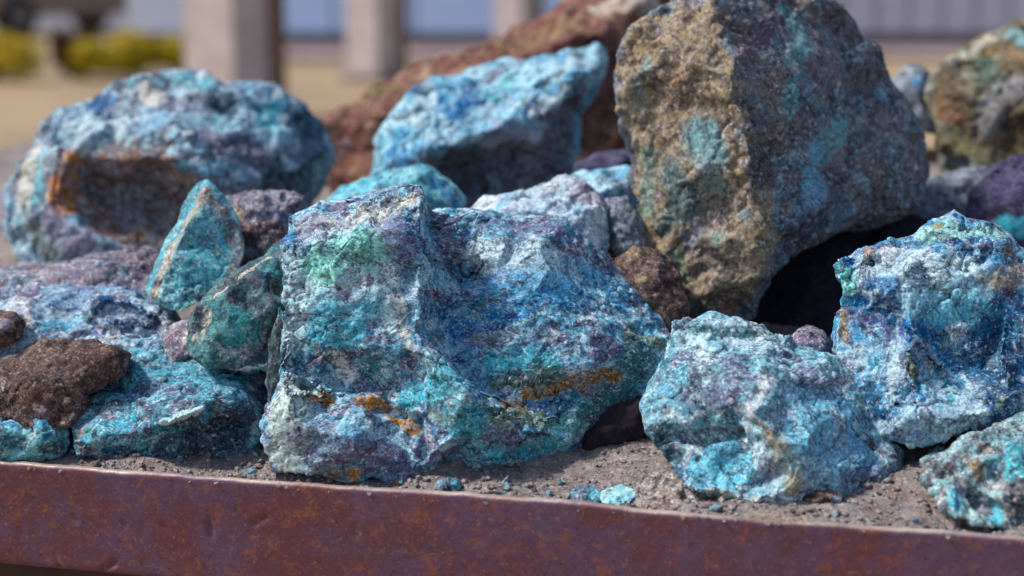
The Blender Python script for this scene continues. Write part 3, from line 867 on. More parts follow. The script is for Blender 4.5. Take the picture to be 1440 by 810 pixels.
rock('ore_boulder', 'long pale blue boulder with a rusty brown hollow in its front, at the left', 'backleft', 1.98,
     [(2, 330, .05), (8, 280, .06), (25, 225, .08), (65, 172, .12), (110, 145, .15), (150, 125, .17), (200, 108, .2), (260, 99, .22), (330, 106, .22), (390, 120, .25), (430, 145, .28), (460, 185, .30), (470, 225, .30),
      (462, 260, .28), (430, 300, .22), (380, 330, .13), (330, 345, .06), (270, 358, .04), (210, 360, .03), (150, 372, .02), (70, 386, .02), (20, 365, .03)],
     [[(75, 205, .05), (100, 215, .042), (160, 222, .036), (230, 228, .03), (290, 245, .034), (360, 262, .07)], [(405, 245, .11)], [(125, 258, .07), (190, 262, .08), (245, 275, .07)], [(180, 318, .06), (240, 325, .05)],
      [(85, 290, .025), (110, 320, .012), (150, 345, .005)], [(60, 340, .012)], [(30, 300, .035)], [(160, 160, .105)], [(260, 150, .135)], [(340, 180, .11)], [(395, 185, .13)], [(300, 205, .07)]],
     back=.18, vox=.003, seed=9, big=.008, chip=.013, chipf=16, mid=.005, fine=.0018,
     carve=[([(150, 262), (210, 275), (240, 300)], 34, .010), ([(315, 145), (330, 150)], 18, .012), ([(395, 255), (420, 262)], 18, .014), ([(135, 143), (150, 150)], 14, .008)],
     paint=[([(115, 235), (105, 250), (98, 275)], 28, (196, 120, 30), 1.3), ([(150, 250), (200, 255), (245, 270), (235, 310), (170, 300)], 58, (112, 76, 54), 1.3), ([(190, 240), (260, 250)], 24, (150, 98, 50), 1.0), ([(160, 322), (195, 335)], 18, (164, 96, 36), 1.1), ([(160, 320), (190, 330)], 18, 'rust', .85), ([(260, 245), (240, 240)], 18, 'rust', .6), ([(135, 145), (150, 140)], 20, 'blue', .9), ([(200, 120), (215, 135)], 20, 'cream', .8),
            ([(250, 108), (310, 115)], 22, 'turq', .55), ([(100, 170), (170, 165), (120, 195)], 26, 'pale', .7), ([(320, 150)], 24, 'dark', 1.1), ([(380, 170), (390, 140)], 24, 'turq', .6), ([(430, 180), (450, 220), (440, 150), (440, 250)], 42, (38, 40, 62), 1.0), ([(330, 210), (380, 225), (300, 190)], 30, 'plum', .7),  # the navy patch paints the shade of the right end
            ([(35, 235), (28, 270), (45, 210)], 20, 'cream', 1.0), ([(70, 320), (110, 345)], 26, 'mauve', .8), ([(50, 240), (45, 275)], 12, 'turq', .6), ([(40, 330), (60, 350)], 22, 'olive', .45), ([(420, 265), (390, 255)], 34, 'dark', 1.0), ([(330, 270), (370, 280)], 24, 'stone', .6), ([(90, 340), (130, 330)], 20, 'mauve', .6), ([(260, 225), (290, 240)], 14, 'cyan', .6)])  # dark patch at the right: shade of the hollow put into the colour
rock('ore_boulder', 'large rust red boulder lying behind the sky blue rock', 'red', 2.32,
     [(452, 170, .1), (500, 140, .13), (560, 108, .15), (620, 78, .17), (690, 45, .19), (760, 12, .21), (860, -25, .22), (960, -30, .22), (980, 100, .15), (980, 300, .05), (880, 330, .0), (700, 340, .0), (480, 330, .0), (455, 230, .05)],
     [[(490, 190, .08), (540, 160, .06), (600, 125, .05), (680, 92, .05), (760, 75, .06), (850, 50, .08)], [(560, 130, .10), (640, 95, .11), (720, 60, .12), (800, 30, .14)], [(520, 230, .05)], [(700, 200, .05)], [(860, 150, .06)], [(860, 220, .05)]],
     back=.25, vox=.005, seed=11, big=.01, chip=.022, chipf=11, mid=.006, fine=.002,
     paint=[([(525, 125), (545, 118)], 14, 'olive', .8), ([(720, 55), (800, 25)], 26, 'tan', .6), ([(850, 5), (920, 0)], 30, 'cream', .6), ([(800, 60), (860, 90)], 34, (96, 48, 50), .7), ([(480, 200)], 18, 'mauve', .4)])
rock('ore_boulder', 'bright sky blue rock with a dark shaded underside in front of the red boulder', 'skyblue', 2.02,
     [(508, 260, .05), (530, 195, .07), (560, 150, .09), (585, 115, .11), (640, 98, .13), (690, 92, .14), (740, 86, .15), (800, 72, .16), (838, 68, .2), (852, 90, .2), (840, 125, .2), (818, 160, .19), (815, 215, .17), (800, 270, .14),
      (740, 320, .06), (690, 330, .05), (600, 330, .05), (520, 320, .05)],
     [[(600, 150, .075)], [(680, 140, .085)], [(760, 115, .1), (815, 105, .1)], [(545, 225, .03), (600, 215, .02), (640, 200, .02), (700, 180, .02), (790, 140, .06)], [(640, 240, .11)], [(700, 225, .09), (690, 270, .06)], [(750, 215, .09), (740, 260, .08)], [(790, 190, .10)]],
     back=.18, vox=.003, seed=8, big=.008, chip=.014, chipf=16, mid=.006, fine=.002,
     carve=[([(625, 235), (660, 255)], 22, .02), ([(720, 240), (730, 270)], 14, .014)],
     paint=[([(650, 110), (670, 130), (640, 150)], 22, 'blue', .65), ([(600, 120), (585, 160)], 20, 'pale', .7), ([(720, 100), (700, 130)], 16, 'green', .4), ([(820, 80), (780, 95)], 16, 'pale', .8), ([(790, 150), (760, 160)], 18, 'white', .7), ([(640, 245), (700, 240), (760, 225)], 46, (92, 68, 64), 1.2), ([(620, 255), (660, 265), (700, 255), (745, 235), (785, 200)], 58, (110, 84, 82), 1.4), ([(810, 150), (790, 220)], 26, (104, 84, 80), 1.2), ([(680, 205), (760, 185)], 14, (196, 196, 206), 1.0),  # underside: purple brown mineral, with deep shade and warm bounce painted in
            ([(790, 190), (800, 120)], 18, 'stone', .6), ([(690, 180), (730, 190)], 22, 'mauve', .6), ([(550, 200), (545, 210)], 10, 'blue', .8), ([(700, 240), (690, 270)], 10, 'stone', .8), ([(745, 230), (750, 260)], 8, 'stone', .8)])
rock('ore_rock', 'smooth pale turquoise rock peeking over the top of the central boulder', 'turq', 1.84,
     [(440, 300), (480, 262), (520, 246), (570, 233), (606, 232), (635, 255), (655, 288), (640, 330), (450, 330)], back=.1, vox=.003, seed=21, chip=.006, mid=.003,
     paint=[([(500, 260), (560, 245)], 24, 'cyan', .6), ([(620, 250), (640, 275)], 16, 'blue', .6), ([(600, 245)], 10, 'navy', .3)])
rock('ore_rock', 'knobbly whitish blue rock behind the right shoulder of the central boulder', 'pale', 1.72,
     [(660, 300), (700, 277), (740, 269), (770, 258), (810, 252), (838, 268), (856, 285), (862, 320), (858, 350), (850, 380), (760, 390), (680, 380)], back=.1, vox=.0026, seed=22, chip=.008, mid=.004, bulge=.03,
     paint=[([(740, 275), (720, 285)], 10, 'red', .35), ([(810, 275)], 16, 'mauve', .6), ([(845, 300), (840, 330)], 16, 'white', .8), ([(700, 285)], 14, 'cyan', .5)])
rock('ore_rock', 'flat light blue slab wedged against the tan face of the tall boulder', 'skyblue', 1.84,
     [(770, 268), (810, 243), (850, 235), (888, 230), (905, 245), (905, 320), (830, 330), (780, 310)], back=.1, vox=.003, seed=23, chip=.006, mid=.003)
rock('ore_rock', 'small dark slate rock behind the light blue slab', 'darkviolet', 1.96,
     [(808, 228), (845, 212), (892, 210), (900, 235), (895, 275), (815, 275)], back=.1, vox=.004, seed=24, chip=.006, mid=.003)
rock('ore_rock', 'narrow grey green rock between the whitish rock and the tall boulder', 'grey', 1.735,
     [(852, 278), (880, 276), (898, 300), (912, 345), (905, 385), (862, 380), (852, 330)], back=.08, vox=.003, seed=25, chip=.006, mid=.003, bulge=.02, paint=[([(865, 300), (870, 350)], 12, 'dgreen', .4)])
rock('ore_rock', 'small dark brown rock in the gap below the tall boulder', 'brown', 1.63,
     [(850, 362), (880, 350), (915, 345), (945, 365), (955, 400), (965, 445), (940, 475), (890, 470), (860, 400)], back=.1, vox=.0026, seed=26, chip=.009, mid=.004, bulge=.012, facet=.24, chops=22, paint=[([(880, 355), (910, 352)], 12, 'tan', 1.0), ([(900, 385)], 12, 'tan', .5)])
rock('ore_boulder', 'ochre and green boulder at the upper right corner', 'ochre', 2.14,
     [(1300, 120, .08), (1325, 90, .1), (1350, 75, .12), (1390, 45, .15), (1430, 30, .17), (1500, 40, .17), (1560, 110, .14), (1570, 220, .06), (1480, 280, .0), (1400, 280, .0), (1330, 260, .0), (1316, 190, .04), (1302, 150, .06)],
     [[(1330, 110, .06), (1345, 170, .03)], [(1400, 90, .07), (1440, 100, .06)], [(1400, 150, .03)], [(1430, 200, .02)], [(1360, 210, .02)], [(1500, 150, .04)]],
     back=.2, vox=.004, seed=13, big=.01, chip=.016, chipf=14, mid=.006, fine=.002,
     carve=[([(1350, 230), (1330, 215)], 18, .02), ([(1420, 175)], 24, .012)],
     paint=[([(1345, 75), (1395, 45)], 12, 'cream', .9), ([(1425, 40), (1440, 50)], 18, 'turq', .7), ([(1400, 65), (1440, 80)], 16, (160, 124, 84), .8), ([(1325, 100), (1330, 140)], 24, 'brown', .9), ([(1320, 140), (1340, 170)], 18, 'rust', .8), ([(1380, 85), (1390, 110)], 22, 'dgreen', .7),
            ([(1400, 130), (1390, 180), (1430, 110)], 24, 'grey', .75), ([(1400, 120)], 10, 'pale', .6), ([(1430, 160), (1425, 190)], 24, (70, 40, 18), .9), ([(1390, 215), (1360, 200)], 14, 'olive', .7)])
rock('ore_rock', 'small bluish grey rock beside the ochre boulder', 'grey', 2.22,
     [(1252, 112), (1275, 92), (1302, 95), (1325, 130), (1320, 190), (1260, 190)], back=.1, vox=.004, seed=27, chip=.006, mid=.003, paint=[([(1290, 105)], 14, 'sky', .7)])
rock('ore_rock', 'dark violet rock under the ochre boulder at the right edge', 'darkviolet', 1.84,
     [(1360, 300), (1368, 265), (1388, 240), (1420, 218), (1480, 215), (1540, 260), (1540, 400), (1420, 420), (1372, 400)], back=.12, vox=.004, seed=28, chip=.01, mid=.004, paint=[([(1410, 310), (1440, 315)], 22, 'turq', .8), ([(1420, 235)], 14, 'violet', .5)])
rock('ore_rock', 'plain grey rock between the tall boulder and the dark violet rock', 'grey', 1.95,
     [(1262, 290), (1300, 252), (1340, 238), (1392, 230), (1425, 290), (1420, 400), (1340, 420), (1262, 400)], back=.1, vox=.004, seed=29, chip=.008, mid=.003)
rock('ore_rock', 'crumbly green and brown rock cut off by the lower right corner', 'corner', B(1420, 748),
     [(1292, 672, .05), (1320, 642, .06), (1350, 620, .07), (1400, 600, .09), (1450, 580, .1), (1520, 590, .1), (1560, 660, .06), (1560, 770, .0), (1440, 758, .0), (1390, 744, .0), (1352, 730, .01), (1322, 712, .02), (1310, 692, .04)],
     [[(1345, 665, .035)], [(1420, 635, .05)], [(1340, 695, .016)], [(1370, 700, .022)], [(1420, 700, .004)], [(1470, 690, .01)]],
     back=.13, vox=.002, seed=19, big=.006, chip=.011, chipf=30, mid=.006, fine=.0018, knob=.003, knobf=110,
     carve=[([(1370, 690), (1395, 715)], 16, .012), ([(1345, 650), (1320, 665)], 9, .008)],
     paint=[([(1345, 690), (1350, 705)], 16, 'cyan', .8), ([(1400, 725), (1395, 712)], 12, 'cyan', .8), ([(1320, 660), (1350, 640)], 16, 'brown', .6), ([(1370, 640), (1385, 665)], 14, 'tan', .7), ([(1380, 700)], 16, 'dark', .7), ([(1430, 620), (1425, 660)], 24, 'turq', .6)])
rock('ore_rock', 'upright turquoise wedge with a tan split edge, pointing up at the left', 'turq', 1.63,
     [(206, 412, .03), (222, 368, .05), (250, 312, .075), (278, 256, .11), (292, 252, .11), (322, 282, .095), (338, 312, .08), (346, 352, .055), (330, 394, .03), (288, 424, .008), (255, 438, .0), (225, 434, .01)],
     [[(224, 420, .006), (244, 356, .026), (268, 306, .048), (288, 266, .082)], [(296, 292, .066), (332, 316, .070)]], back=.07, vox=.0018, seed=30, big=.001, chip=.003, chipf=26, mid=.0016, facet=.045, chops=3,
     paint=[([(212, 408), (236, 348), (260, 302), (284, 260)], 14, (176, 140, 110), 1.2), ([(296, 272), (320, 292)], 16, (140, 104, 80), 1.2), ([(275, 330), (300, 370)], 28, 'turq', .5), ([(260, 428), (312, 400)], 7, 'green', .9), ([(330, 318), (340, 350), (334, 382)], 13, (112, 82, 70), 1.3)])
rock('ore_rock', 'brown and mauve rubble rock behind the turquoise wedge', 'violet', 1.76,
     [(285, 300), (320, 278), (350, 272), (385, 270), (428, 282), (440, 340), (400, 380), (330, 380), (305, 340)], back=.1, vox=.0026, seed=31, chip=.011, mid=.005, bulge=.03,
     paint=[([(300, 290), (330, 300)], 16, 'tan', .8), ([(350, 320), (390, 330)], 26, 'brown', .7), ([(390, 290)], 16, 'mauve', .7), ([(375, 350)], 14, 'cream', .6)])
rock('ore_rock', 'dark teal rock with a sharp crest against the left side of the central boulder', 'teal', 1.53,
     [(266, 475, .02), (280, 430, .05), (300, 405, .06), (330, 380, .08), (370, 355, .1), (405, 335, .12), (440, 340, .12), (440, 530, .04), (400, 535, .01), (350, 530, .0), (290, 520, .0), (265, 500, .01)],
     [[(310, 420, .03), (345, 390, .045), (385, 362, .07)], [(340, 450, .015)], [(385, 430, .02), (380, 490, .02)], [(300, 480, .01)]], back=.1, vox=.002, seed=32, big=.004, chip=.008, chipf=26, mid=.003,
     paint=[([(300, 410), (335, 382), (375, 356)], 7, 'cream', .7), ([(285, 440), (278, 470)], 11, 'cream', .5), ([(395, 400), (392, 480)], 14, 'brown', .6), ([(325, 430), (350, 470)], 24, 'turq', .45), ([(370, 380)], 14, 'navy', .5)])
rock('ore_rock', 'mauve grey slab lying below the long pale boulder', 'violet', 1.73,
     [(-50, 395), (0, 385), (50, 388), (85, 374), (150, 357), (215, 345), (240, 370), (225, 420), (150, 440), (60, 445), (-50, 445)], back=.12, vox=.003, seed=33, chip=.010, mid=.004, lean=1.2, bulge=.02,
     paint=[([(50, 400), (70, 405)], 14, 'dark', .6), ([(180, 380)], 16, 'pale', .6), ([(110, 395)], 20, 'plum', .4), ([(0, 410), (20, 405)], 18, 'cyan', .6), ([(200, 360)], 14, 'grey', .5)])
rock('ore_rock', 'folded white and deep blue rubble rock at the left edge', 'rubble', 1.585,
     [(-60, 440), (-30, 415), (20, 408), (70, 405), (130, 404), (180, 402), (235, 425), (258, 465), (250, 510), (150, 540), (0, 540), (-60, 520)],
     [[(0, 430, .085), (60, 425, .09), (110, 422, .09), (150, 417, .085), (215, 434, .065)], [(115, 440, .085), (160, 447, .088), (220, 456, .06)], [(0, 470, .045), (60, 465, .05), (120, 458, .055), (170, 470, .045), (215, 480, .03)], [(80, 500, .015), (170, 505, .01)]],
     lean=1.3,
     back=.1, vox=.0024, seed=34, chip=.011, mid=.0045,
     carve=[([(130, 440), (165, 450), (215, 455)], 14, .014)], paint=[([(130, 432), (165, 448), (220, 456)], 15, 'navy', .95), ([(150, 418), (210, 430)], 10, 'blue', .8), ([(60, 450), (110, 440)], 18, 'cyan', .5), ([(0, 440), (30, 425)], 18, 'white', .6), ([(110, 470), (180, 480), (40, 480)], 12, 'pale', .8),
                                                           ([(190, 490), (215, 500)], 14, 'cyan', .7), ([(10, 465)], 14, 'brown', .6), ([(105, 462)], 8, 'brown', .5)])
rock('ore_rock', 'dark red brown rock on the pile at the left edge', 'brown', 1.52,
     [(-25, 530), (10, 508), (45, 490), (62, 474), (100, 480), (135, 478), (150, 488), (180, 500), (172, 528), (140, 545), (125, 566), (98, 600), (30, 600), (-25, 590)],
     inn=[[(-10, 545, .03), (25, 522, .035), (70, 506, .035), (125, 506, .03), (165, 512, .035)], [(50, 550, .012), (95, 540, .016), (140, 528, .03)], [(60, 580, .006)]],
     back=.1, vox=.002, seed=35, chip=.006, chipf=28, mid=.003, facet=.13, lean=.9, chops=18, paint=[([(30, 545), (60, 555)], 16, (96, 66, 34), .6), ([(85, 520), (85, 580)], 12, 'black', .6), ([(0, 530), (-5, 550)], 12, 'cream', .5), ([(120, 490), (160, 505)], 18, (84, 48, 48), .7), ([(60, 580)], 12, 'mauve', .5)])
rock('ore_rock', 'low turquoise rock with a dark notch on the rim, left of the central boulder', 'leftfront', B(240, 660),
     [(98, 602, .03), (125, 562, .06), (150, 532, .09), (190, 502, .11), (260, 492, .12), (330, 498, .12), (375, 515, .1), (388, 545, .07), (374, 600, .04), (360, 642, .04), (300, 660, .03), (250, 663, .025), (160, 656, .02), (108, 642, .02)],
     [[(205, 602, .008), (240, 592, -.002), (275, 580, -.004), (302, 562, .01), (330, 572, .018)], [(250, 615, .016), (290, 600, .03), (335, 592, .038)], [(330, 630, .04)], [(260, 640, .025)], [(180, 560, .055)], [(250, 535, .065)], [(320, 530, .06)], [(150, 605, .01)], [(200, 635, .018)]],
     back=.11, vox=.0016, seed=5, smooth=0, big=.003, chip=.008, chipf=28, mid=.0035, fine=.0013,
     carve=[([(270, 612), (320, 598), (345, 600)], 12, .008)],
     paint=[([(180, 540), (260, 520), (330, 530)], 40, (120, 170, 186), .6), ([(235, 630), (280, 622), (330, 612), (340, 590)], 30, (58, 48, 60), 1.0), ([(225, 598), (285, 572)], 9, 'pale', .8), ([(200, 540), (260, 545)], 20, 'violet', .5), ([(310, 505), (340, 500)], 10, 'plum', .6), ([(150, 600), (180, 575)], 22, 'cyan', .45), ([(190, 655), (205, 645)], 9, 'cyan', .9), ([(110, 600), (105, 630)], 12, 'stone', .6), ([(360, 540), (375, 520)], 10, 'cream', .5), ([(150, 640), (240, 650)], 16, 'navy', .5)])  # dark lower front: purple face with its undercut shade painted in
rock('ore_rock', 'bright blue rock with streaks at the left end of the rim', 'turq', B(40, 650),
     [(-40, 590), (0, 574), (50, 570), (85, 582), (100, 610), (92, 638), (60, 650), (10, 650), (-40, 646)], back=.09, vox=.0021, seed=36, chip=.007, mid=.003, chipf=28, bulge=.02,
     paint=[([(10, 590), (60, 585)], 16, 'sky', .6), ([(20, 630), (80, 635)], 14, 'dark', .7), ([(70, 605)], 12, 'blue', .6), ([(40, 612)], 10, 'pale', .6)])
rock('ore_rock', 'small cream and mauve stone between the teal rock and the blue rubble', 'violet', 1.60,
     [(224, 474), (245, 456), (270, 446), (290, 460), (292, 500), (270, 525), (232, 520)], back=.06, vox=.002, seed=37, chip=.008, mid=.004, bulge=.02, paint=[([(270, 455), (275, 480)], 13, 'cream', .8), ([(235, 470)], 10, 'plum', .6)])
rock('ore_rock', 'added black filler standing in for the deep shade below the tall boulder', 'gap', 1.73,
     [(1050, 440), (1080, 365), (1130, 345), (1190, 318), (1275, 298), (1330, 320), (1310, 440), (1260, 530), (1160, 545), (1060, 540)], lean=.95, back=.08, vox=.005, seed=45, chip=.006, mid=.003, bulge=.01)  # added filler, black so that the hollow reads as deep shade
rock('ore_rock', 'added black filler standing in for shade under the right flank of the central boulder', 'gap', 1.515,
     [(812, 610), (845, 575), (900, 555), (935, 570), (930, 606), (895, 622), (850, 630), (820, 636)], back=.08, vox=.003, seed=46, chip=.006, mid=.003, bulge=.01)  # added filler; its black colour carries the shade of the hollow
rock('ore_rock', 'angular brown grey stone at the left edge in front of the mauve slab', 'brown', 1.60,
     [(-30, 455), (-5, 436), (22, 440), (34, 458), (24, 480), (-10, 490), (-35, 480)], back=.06, vox=.002, seed=48, chip=.005, mid=.002, bulge=.01, chops=10, paint=[([(5, 448)], 14, 'mauve', .8)])
rock('ore_rock', 'dark splinter standing in the cleft left of the central boulder', 'teal', 1.505,
     [(372, 540), (380, 470), (392, 430), (402, 440), (404, 540), (395, 575), (378, 575)], back=.05, vox=.002, seed=49, chip=.004, mid=.002, bulge=.004, chops=8, paint=[([(390, 450), (388, 540)], 14, (50, 44, 44), 1.0)])
rock('ore_pebble', 'rounded lilac pebble in the dark gap behind the turquoise blocky rock', 'violet', 1.56,
     [(1108, 480), (1120, 462), (1140, 455), (1160, 465), (1172, 490), (1165, 515), (1120, 515)], back=.05, vox=.002, seed=38, chip=.003, mid=.001, bulge=.015, lean=.3, paint=[([(1130, 475)], 20, 'mauve', .8)], group='pebbles and chips', cat='pebble')
rock('ore_chip', 'flat pale aqua chip lying on the sand at the rim edge', 'chip', B(868, 712),
     [(842, 700), (850, 688), (868, 683), (888, 686), (896, 696), (888, 709), (862, 712), (846, 709)], back=.025, vox=.0011, seed=39, big=.001, chip=.003, chipf=60, mid=.001, fine=.0005, bulge=.002, lean=2.0, chops=20, facet=.22, group='pebbles and chips', cat='chip')
rock('ore_chip', 'darker teal chip touching the pale aqua chip on the sand', 'leftfront', B(822, 709),
     [(798, 698), (808, 686), (825, 681), (840, 688), (848, 702), (838, 709), (812, 710)], back=.02, vox=.0011, seed=40, big=.001, chip=.004, chipf=60, mid=.0015, fine=.0006, bulge=.003, lean=1.4, chops=20, facet=.24, group='pebbles and chips', cat='chip')
rock('ore_chip', 'tiny turquoise chip tucked under the central boulder at the rim', 'leftfront', B(628, 693),
     [(610, 688), (615, 676), (628, 671), (642, 674), (649, 686), (640, 693), (618, 694)], back=.02, vox=.0011, seed=41, big=.001, chip=.003, chipf=60, mid=.001, fine=.0005, bulge=.006, group='pebbles and chips', cat='chip', paint=[([(620, 690)], 8, 'navy', .7)])
rock('ore_chip', 'small dark pebble with a blue tip at the foot of the turquoise blocky rock', 'brown', B(1150, 712),
     [(1124, 704), (1135, 694), (1155, 690), (1178, 692), (1188, 702), (1178, 710), (1145, 713)], back=.02, vox=.0012, seed=42, big=.001, chip=.004, chipf=60, mid=.0015, fine=.0006, bulge=.006, group='pebbles and chips', cat='chip', paint=[([(1178, 700)], 9, 'sky', .95), ([(1140, 704)], 10, 'olive', .6)])
rock('ore_chip', 'low crumbly grey tan lump in the sand left of the turquoise blocky rock', 'tanlump', B(925, 715),
     [(884, 706), (898, 684), (918, 668), (940, 664), (962, 676), (985, 702), (975, 720), (930, 724), (896, 720)], back=.05, vox=.0013, seed=43, big=.002, chip=.006, chipf=50, mid=.003, fine=.0014, bulge=.002, lean=1.8, facet=.2, chops=6, group='pebbles and chips', cat='chip', paint=[([(935, 690)], 10, 'rust', .4)])
print('rocks', round(time.time() - T0, 1))

#@@BACKGROUND
M['post_paint'] = plain('post_paint', (200, 184, 182), (182, 164, 158), 5, .6)
M['panel_blue'] = plain('panel_blue', (200, 226, 255), (188, 216, 252), 1.2, .45)
M['panel_white'] = plain('panel_white', (226, 232, 240), (212, 220, 234), 1.2, .5)
M['panel_grey'] = plain('panel_grey', (200, 196, 206), (190, 184, 196), 1.5, .6)
M['post_shade'] = plain('post_shade_brown', (132, 104, 88), (112, 86, 72), 4, .7)  # brown that stands in for the shaded side of the posts
M['kick'] = plain('kick_board', (120, 106, 112), (132, 116, 116), 3, .7)
def pxx(px, Y): return (px - 720) / FPX * Y * 1.0 / CP      # near the horizon, close enough for a blurred post
for (px, Y, wd, h_, lab) in [(331, 12.0, .44, 3.0, 'thick pale lilac square post behind the long pale boulder'), (529, 16.0, .36, 3.0, 'pale square porch post between the two blue wall panels'),
                         (725, 20.0, .38, 3.0, 'pale square porch post partly hidden by the red boulder')]:
    x = pxx(px, Y)
    e = bpy.data.objects.new('porch_post', None)
    COL.objects.link(e)
    e.location = (x, Y, 0)
    tag(e, lab, 'post', 'porch posts')
    box('shaft', (x, Y, h_ / 2 + .002), (wd, wd, h_), M['post_paint'], e, R(-28), .012)
    box('shade_board', (x + wd * .62, Y + .10, h_ / 2 + .002), (wd * .5, .1, h_ - .02), M['post_shade'], e, R(-6), .008)  # added board, coloured as the shaded side of the shaft
    box('base_block', (x, Y, .04), (wd + .08, wd + .08, .08), M['concrete'], e, R(-28), .01)
bld = bpy.data.objects.new('building', None)
COL.objects.link(bld)
bld.location = (1.5, 22, 0)
tag(bld, 'blurred low building front of pale blue and lilac grey panels in the background', 'building')
xs0 = pxx(186, 21.5)
box('core_wall', (xs0 + 8.0, 23.0, 1.6), (15.9, 2.2, 3.2), M['kick'], bld)
box('floor_slab', (xs0 + 8.0, 20.6, .03), (16, 2.4, .06), M['concrete'], bld, 0, .01)
x = xs0
k = 0
rb = random.Random(3)
while x < xs0 + 15.6:
    px = 720 + x / (21.5 / CP) * FPX
    wd = .80 if px < 280 else (1.02 if px < 760 else .42)
    m_ = M['panel_white'] if px < 280 else (M['panel_blue'] if px < 760 else M['panel_grey'])
    d_ = rb.uniform(0, .03)
    box('wall_panel', (x + wd / 2, 21.84 - d_, 1.66), (wd - .035, .08, 2.88), m_, bld, 0, .006)
    x += wd
box('kick_board', (xs0 + 8.0, 21.80, .10), (16, .1, .12), M['kick'], bld)

# low shrubs along the yard
lf = NT('shrub_leaf', .7, .3)
M['leaf'] = lf.done(lf.mix(lf.rng(lf.noise(9, 3), .4, .6), lin((168, 152, 16)), lin((200, 172, 30))))
lf = NT('shrub_dry', .8, .2)
M['leaf_dry'] = lf.done(lf.mix(lf.rng(lf.noise(9, 3), .4, .6), lin((104, 78, 52)), lin((76, 56, 44))))
M['twig'] = plain('twig', (80, 62, 50), None, 20, .9)
def shrub(px, Y, rx, ry, h_, n, mat, label, seed):
    r = random.Random(seed)
    x = pxx(px, Y)
    e = bpy.data.objects.new('shrub', None)
    COL.objects.link(e)
    e.location = (x, Y, 0)
    tag(e, label, 'shrub', 'shrubs in the yard behind')
    vv, ff = [], []
    lobes = [(r.uniform(-.8, .8) * rx, r.uniform(-.7, .7) * ry, h_ * r.uniform(.35, .72), r.uniform(.28, .5)) for _ in range(9)]
    for _ in range(n):
        a, b, c_, s_ = r.choice(lobes)
        d = Vector((r.gauss(0, 1), r.gauss(0, 1), r.gauss(0, 1))).normalized() * (r.random() ** .4)
        p = Vector((a + d.x * rx * s_, b + d.y * ry * s_, max(.02, c_ + d.z * h_ * s_)))
        u = Vector((r.gauss(0, 1), r.gauss(0, 1), r.gauss(0, 1))).normalized()
        w_ = u.orthogonal().normalized()
        L, W = r.uniform(.03, .06), r.uniform(.012, .022)
        k0 = len(vv)
        vv += [p - u * L, p + w_ * W, p + u * L + u.cross(w_) * .01, p - w_ * W]
        ff.append((k0, k0 + 1, k0 + 2, k0 + 3))
    link('crown', from_np('crown', vv, ff, False), mat, e)
    vv, ff = [], []
    for a, b, c_, s_ in lobes:
        k0 = len(vv)
        for (cx_, cy_, cz_, rr) in ((a * .2, b * .2, 0, .012), (a, b, c_, .004)):
            for t in range(5):
                vv.append((cx_ + rr * math.cos(t * 1.2566), cy_ + rr * math.sin(t * 1.2566), cz_))
        ff += [(k0 + t, k0 + (t + 1) % 5, k0 + 5 + (t + 1) % 5, k0 + 5 + t) for t in range(5)]
    link('stem', from_np('stem', vv, ff), M['twig'], e)
shrub(20, 16.0, .55, .3, .46, 3400, M['leaf'], 'yellow green shrub at the far left of the background', 1)
shrub(208, 16.0, .55, .3, .44, 3400, M['leaf'], 'yellow green shrub in front of the white wall panel', 2)
shrub(122, 16.4, .28, .25, .46, 1500, M['leaf_dry'], 'dry brown shrub between the two yellow green shrubs', 3)

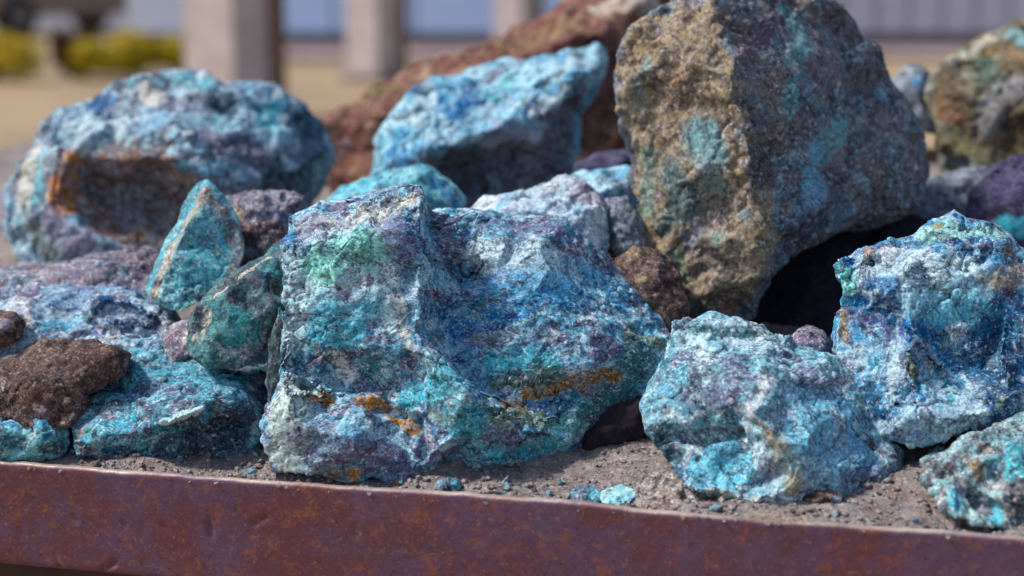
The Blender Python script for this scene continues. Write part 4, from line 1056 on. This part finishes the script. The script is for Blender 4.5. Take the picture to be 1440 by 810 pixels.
# parked car far behind the shrubs
M['car_paint'] = plain('car_paint', (150, 136, 120), (140, 126, 112), .6, .3)
M['car_maroon'] = plain('car_bumper', (86, 40, 48), None, .6, .5)
M['tyre'] = plain('tyre', (34, 34, 42), None, 8, .85)
M['rimm'] = plain('wheel_rim', (120, 120, 126), None, 3, .35, 0, .8)
M['carglass'] = plain('car_glass', (40, 46, 54), None, 1, .1)
car = bpy.data.objects.new('parked_car', None)
COL.objects.link(car)
car.location = (pxx(96, 27), 27.0, 0)
car.rotation_euler = (0, 0, R(52))
tag(car, 'blurred beige parked car with dark tyres beyond the shrubs', 'car')
side = [(-2.1, .32), (-2.15, .62), (-2.0, .86), (-1.2, .95), (-.62, 1.38), (.75, 1.42), (1.45, .98), (2.0, .92), (2.12, .6), (2.08, .32)]
vv = [(x_, y_ * (.86 if z_ < 1.2 else .70), z_) for y_ in (-1, 1) for x_, z_ in side]
n_ = len(side)
ff = [(i, (i + 1) % n_, n_ + (i + 1) % n_, n_ + i) for i in range(n_)] + [tuple(range(n_))[::-1], tuple(range(n_, 2 * n_))]
bm = bmesh.new()
bv = [bm.verts.new(q) for q in vv]
for q in ff: bm.faces.new([bv[i] for i in q])
bmesh.ops.recalc_face_normals(bm, faces=bm.faces)
bmesh.ops.bevel(bm, geom=list(bm.edges), offset=.05, segments=2, affect='EDGES')
me = bpy.data.meshes.new('body')
bm.to_mesh(me)
bm.free()
link('body', me, M['car_paint'], car)
def cyl(name, r, d, mat, parent, loc):
    bm = bmesh.new()
    bmesh.ops.create_cone(bm, cap_ends=True, segments=28, radius1=r, radius2=r, depth=d, matrix=Matrix.Rotation(math.pi / 2, 4, 'X'))
    bmesh.ops.bevel(bm, geom=[e for e in bm.edges if len(e.link_faces) == 2 and abs(e.calc_face_angle(0)) > 1], offset=.02, segments=2, affect='EDGES')
    me = bpy.data.meshes.new(name)
    bm.to_mesh(me)
    bm.free()
    return link(name, me, mat, parent, loc)
for sx in (-1.3, 1.3):
    for sy in (-.78, .78):
        wh = cyl('wheel', .33, .22, M['tyre'], car, (sx, sy, .33))
        cyl('rim', .2, .235, M['rimm'], wh, (0, 0, 0))
def cbox(name, c, s_, mat):
    bm = bmesh.new()
    box_bm(bm, Vector(c), s_, 0, .02)
    me = bpy.data.meshes.new(name)
    bm.to_mesh(me)
    bm.free()
    return link(name, me, mat, car)
cbox('bumper', (-2.12, 0, .42), (.16, 1.6, .26), M['car_maroon'])
cbox('bumper', (2.1, 0, .42), (.16, 1.6, .26), M['car_maroon'])
for sy in (-1, 1):
    cbox('side_window', (.05, sy * .765, 1.16), (1.3, .06, .28), M['carglass'])
    cbox('tail_light', (-2.14, sy * .6, .72), (.08, .3, .14), M['car_maroon'])
print('all', round(time.time() - T0, 1))
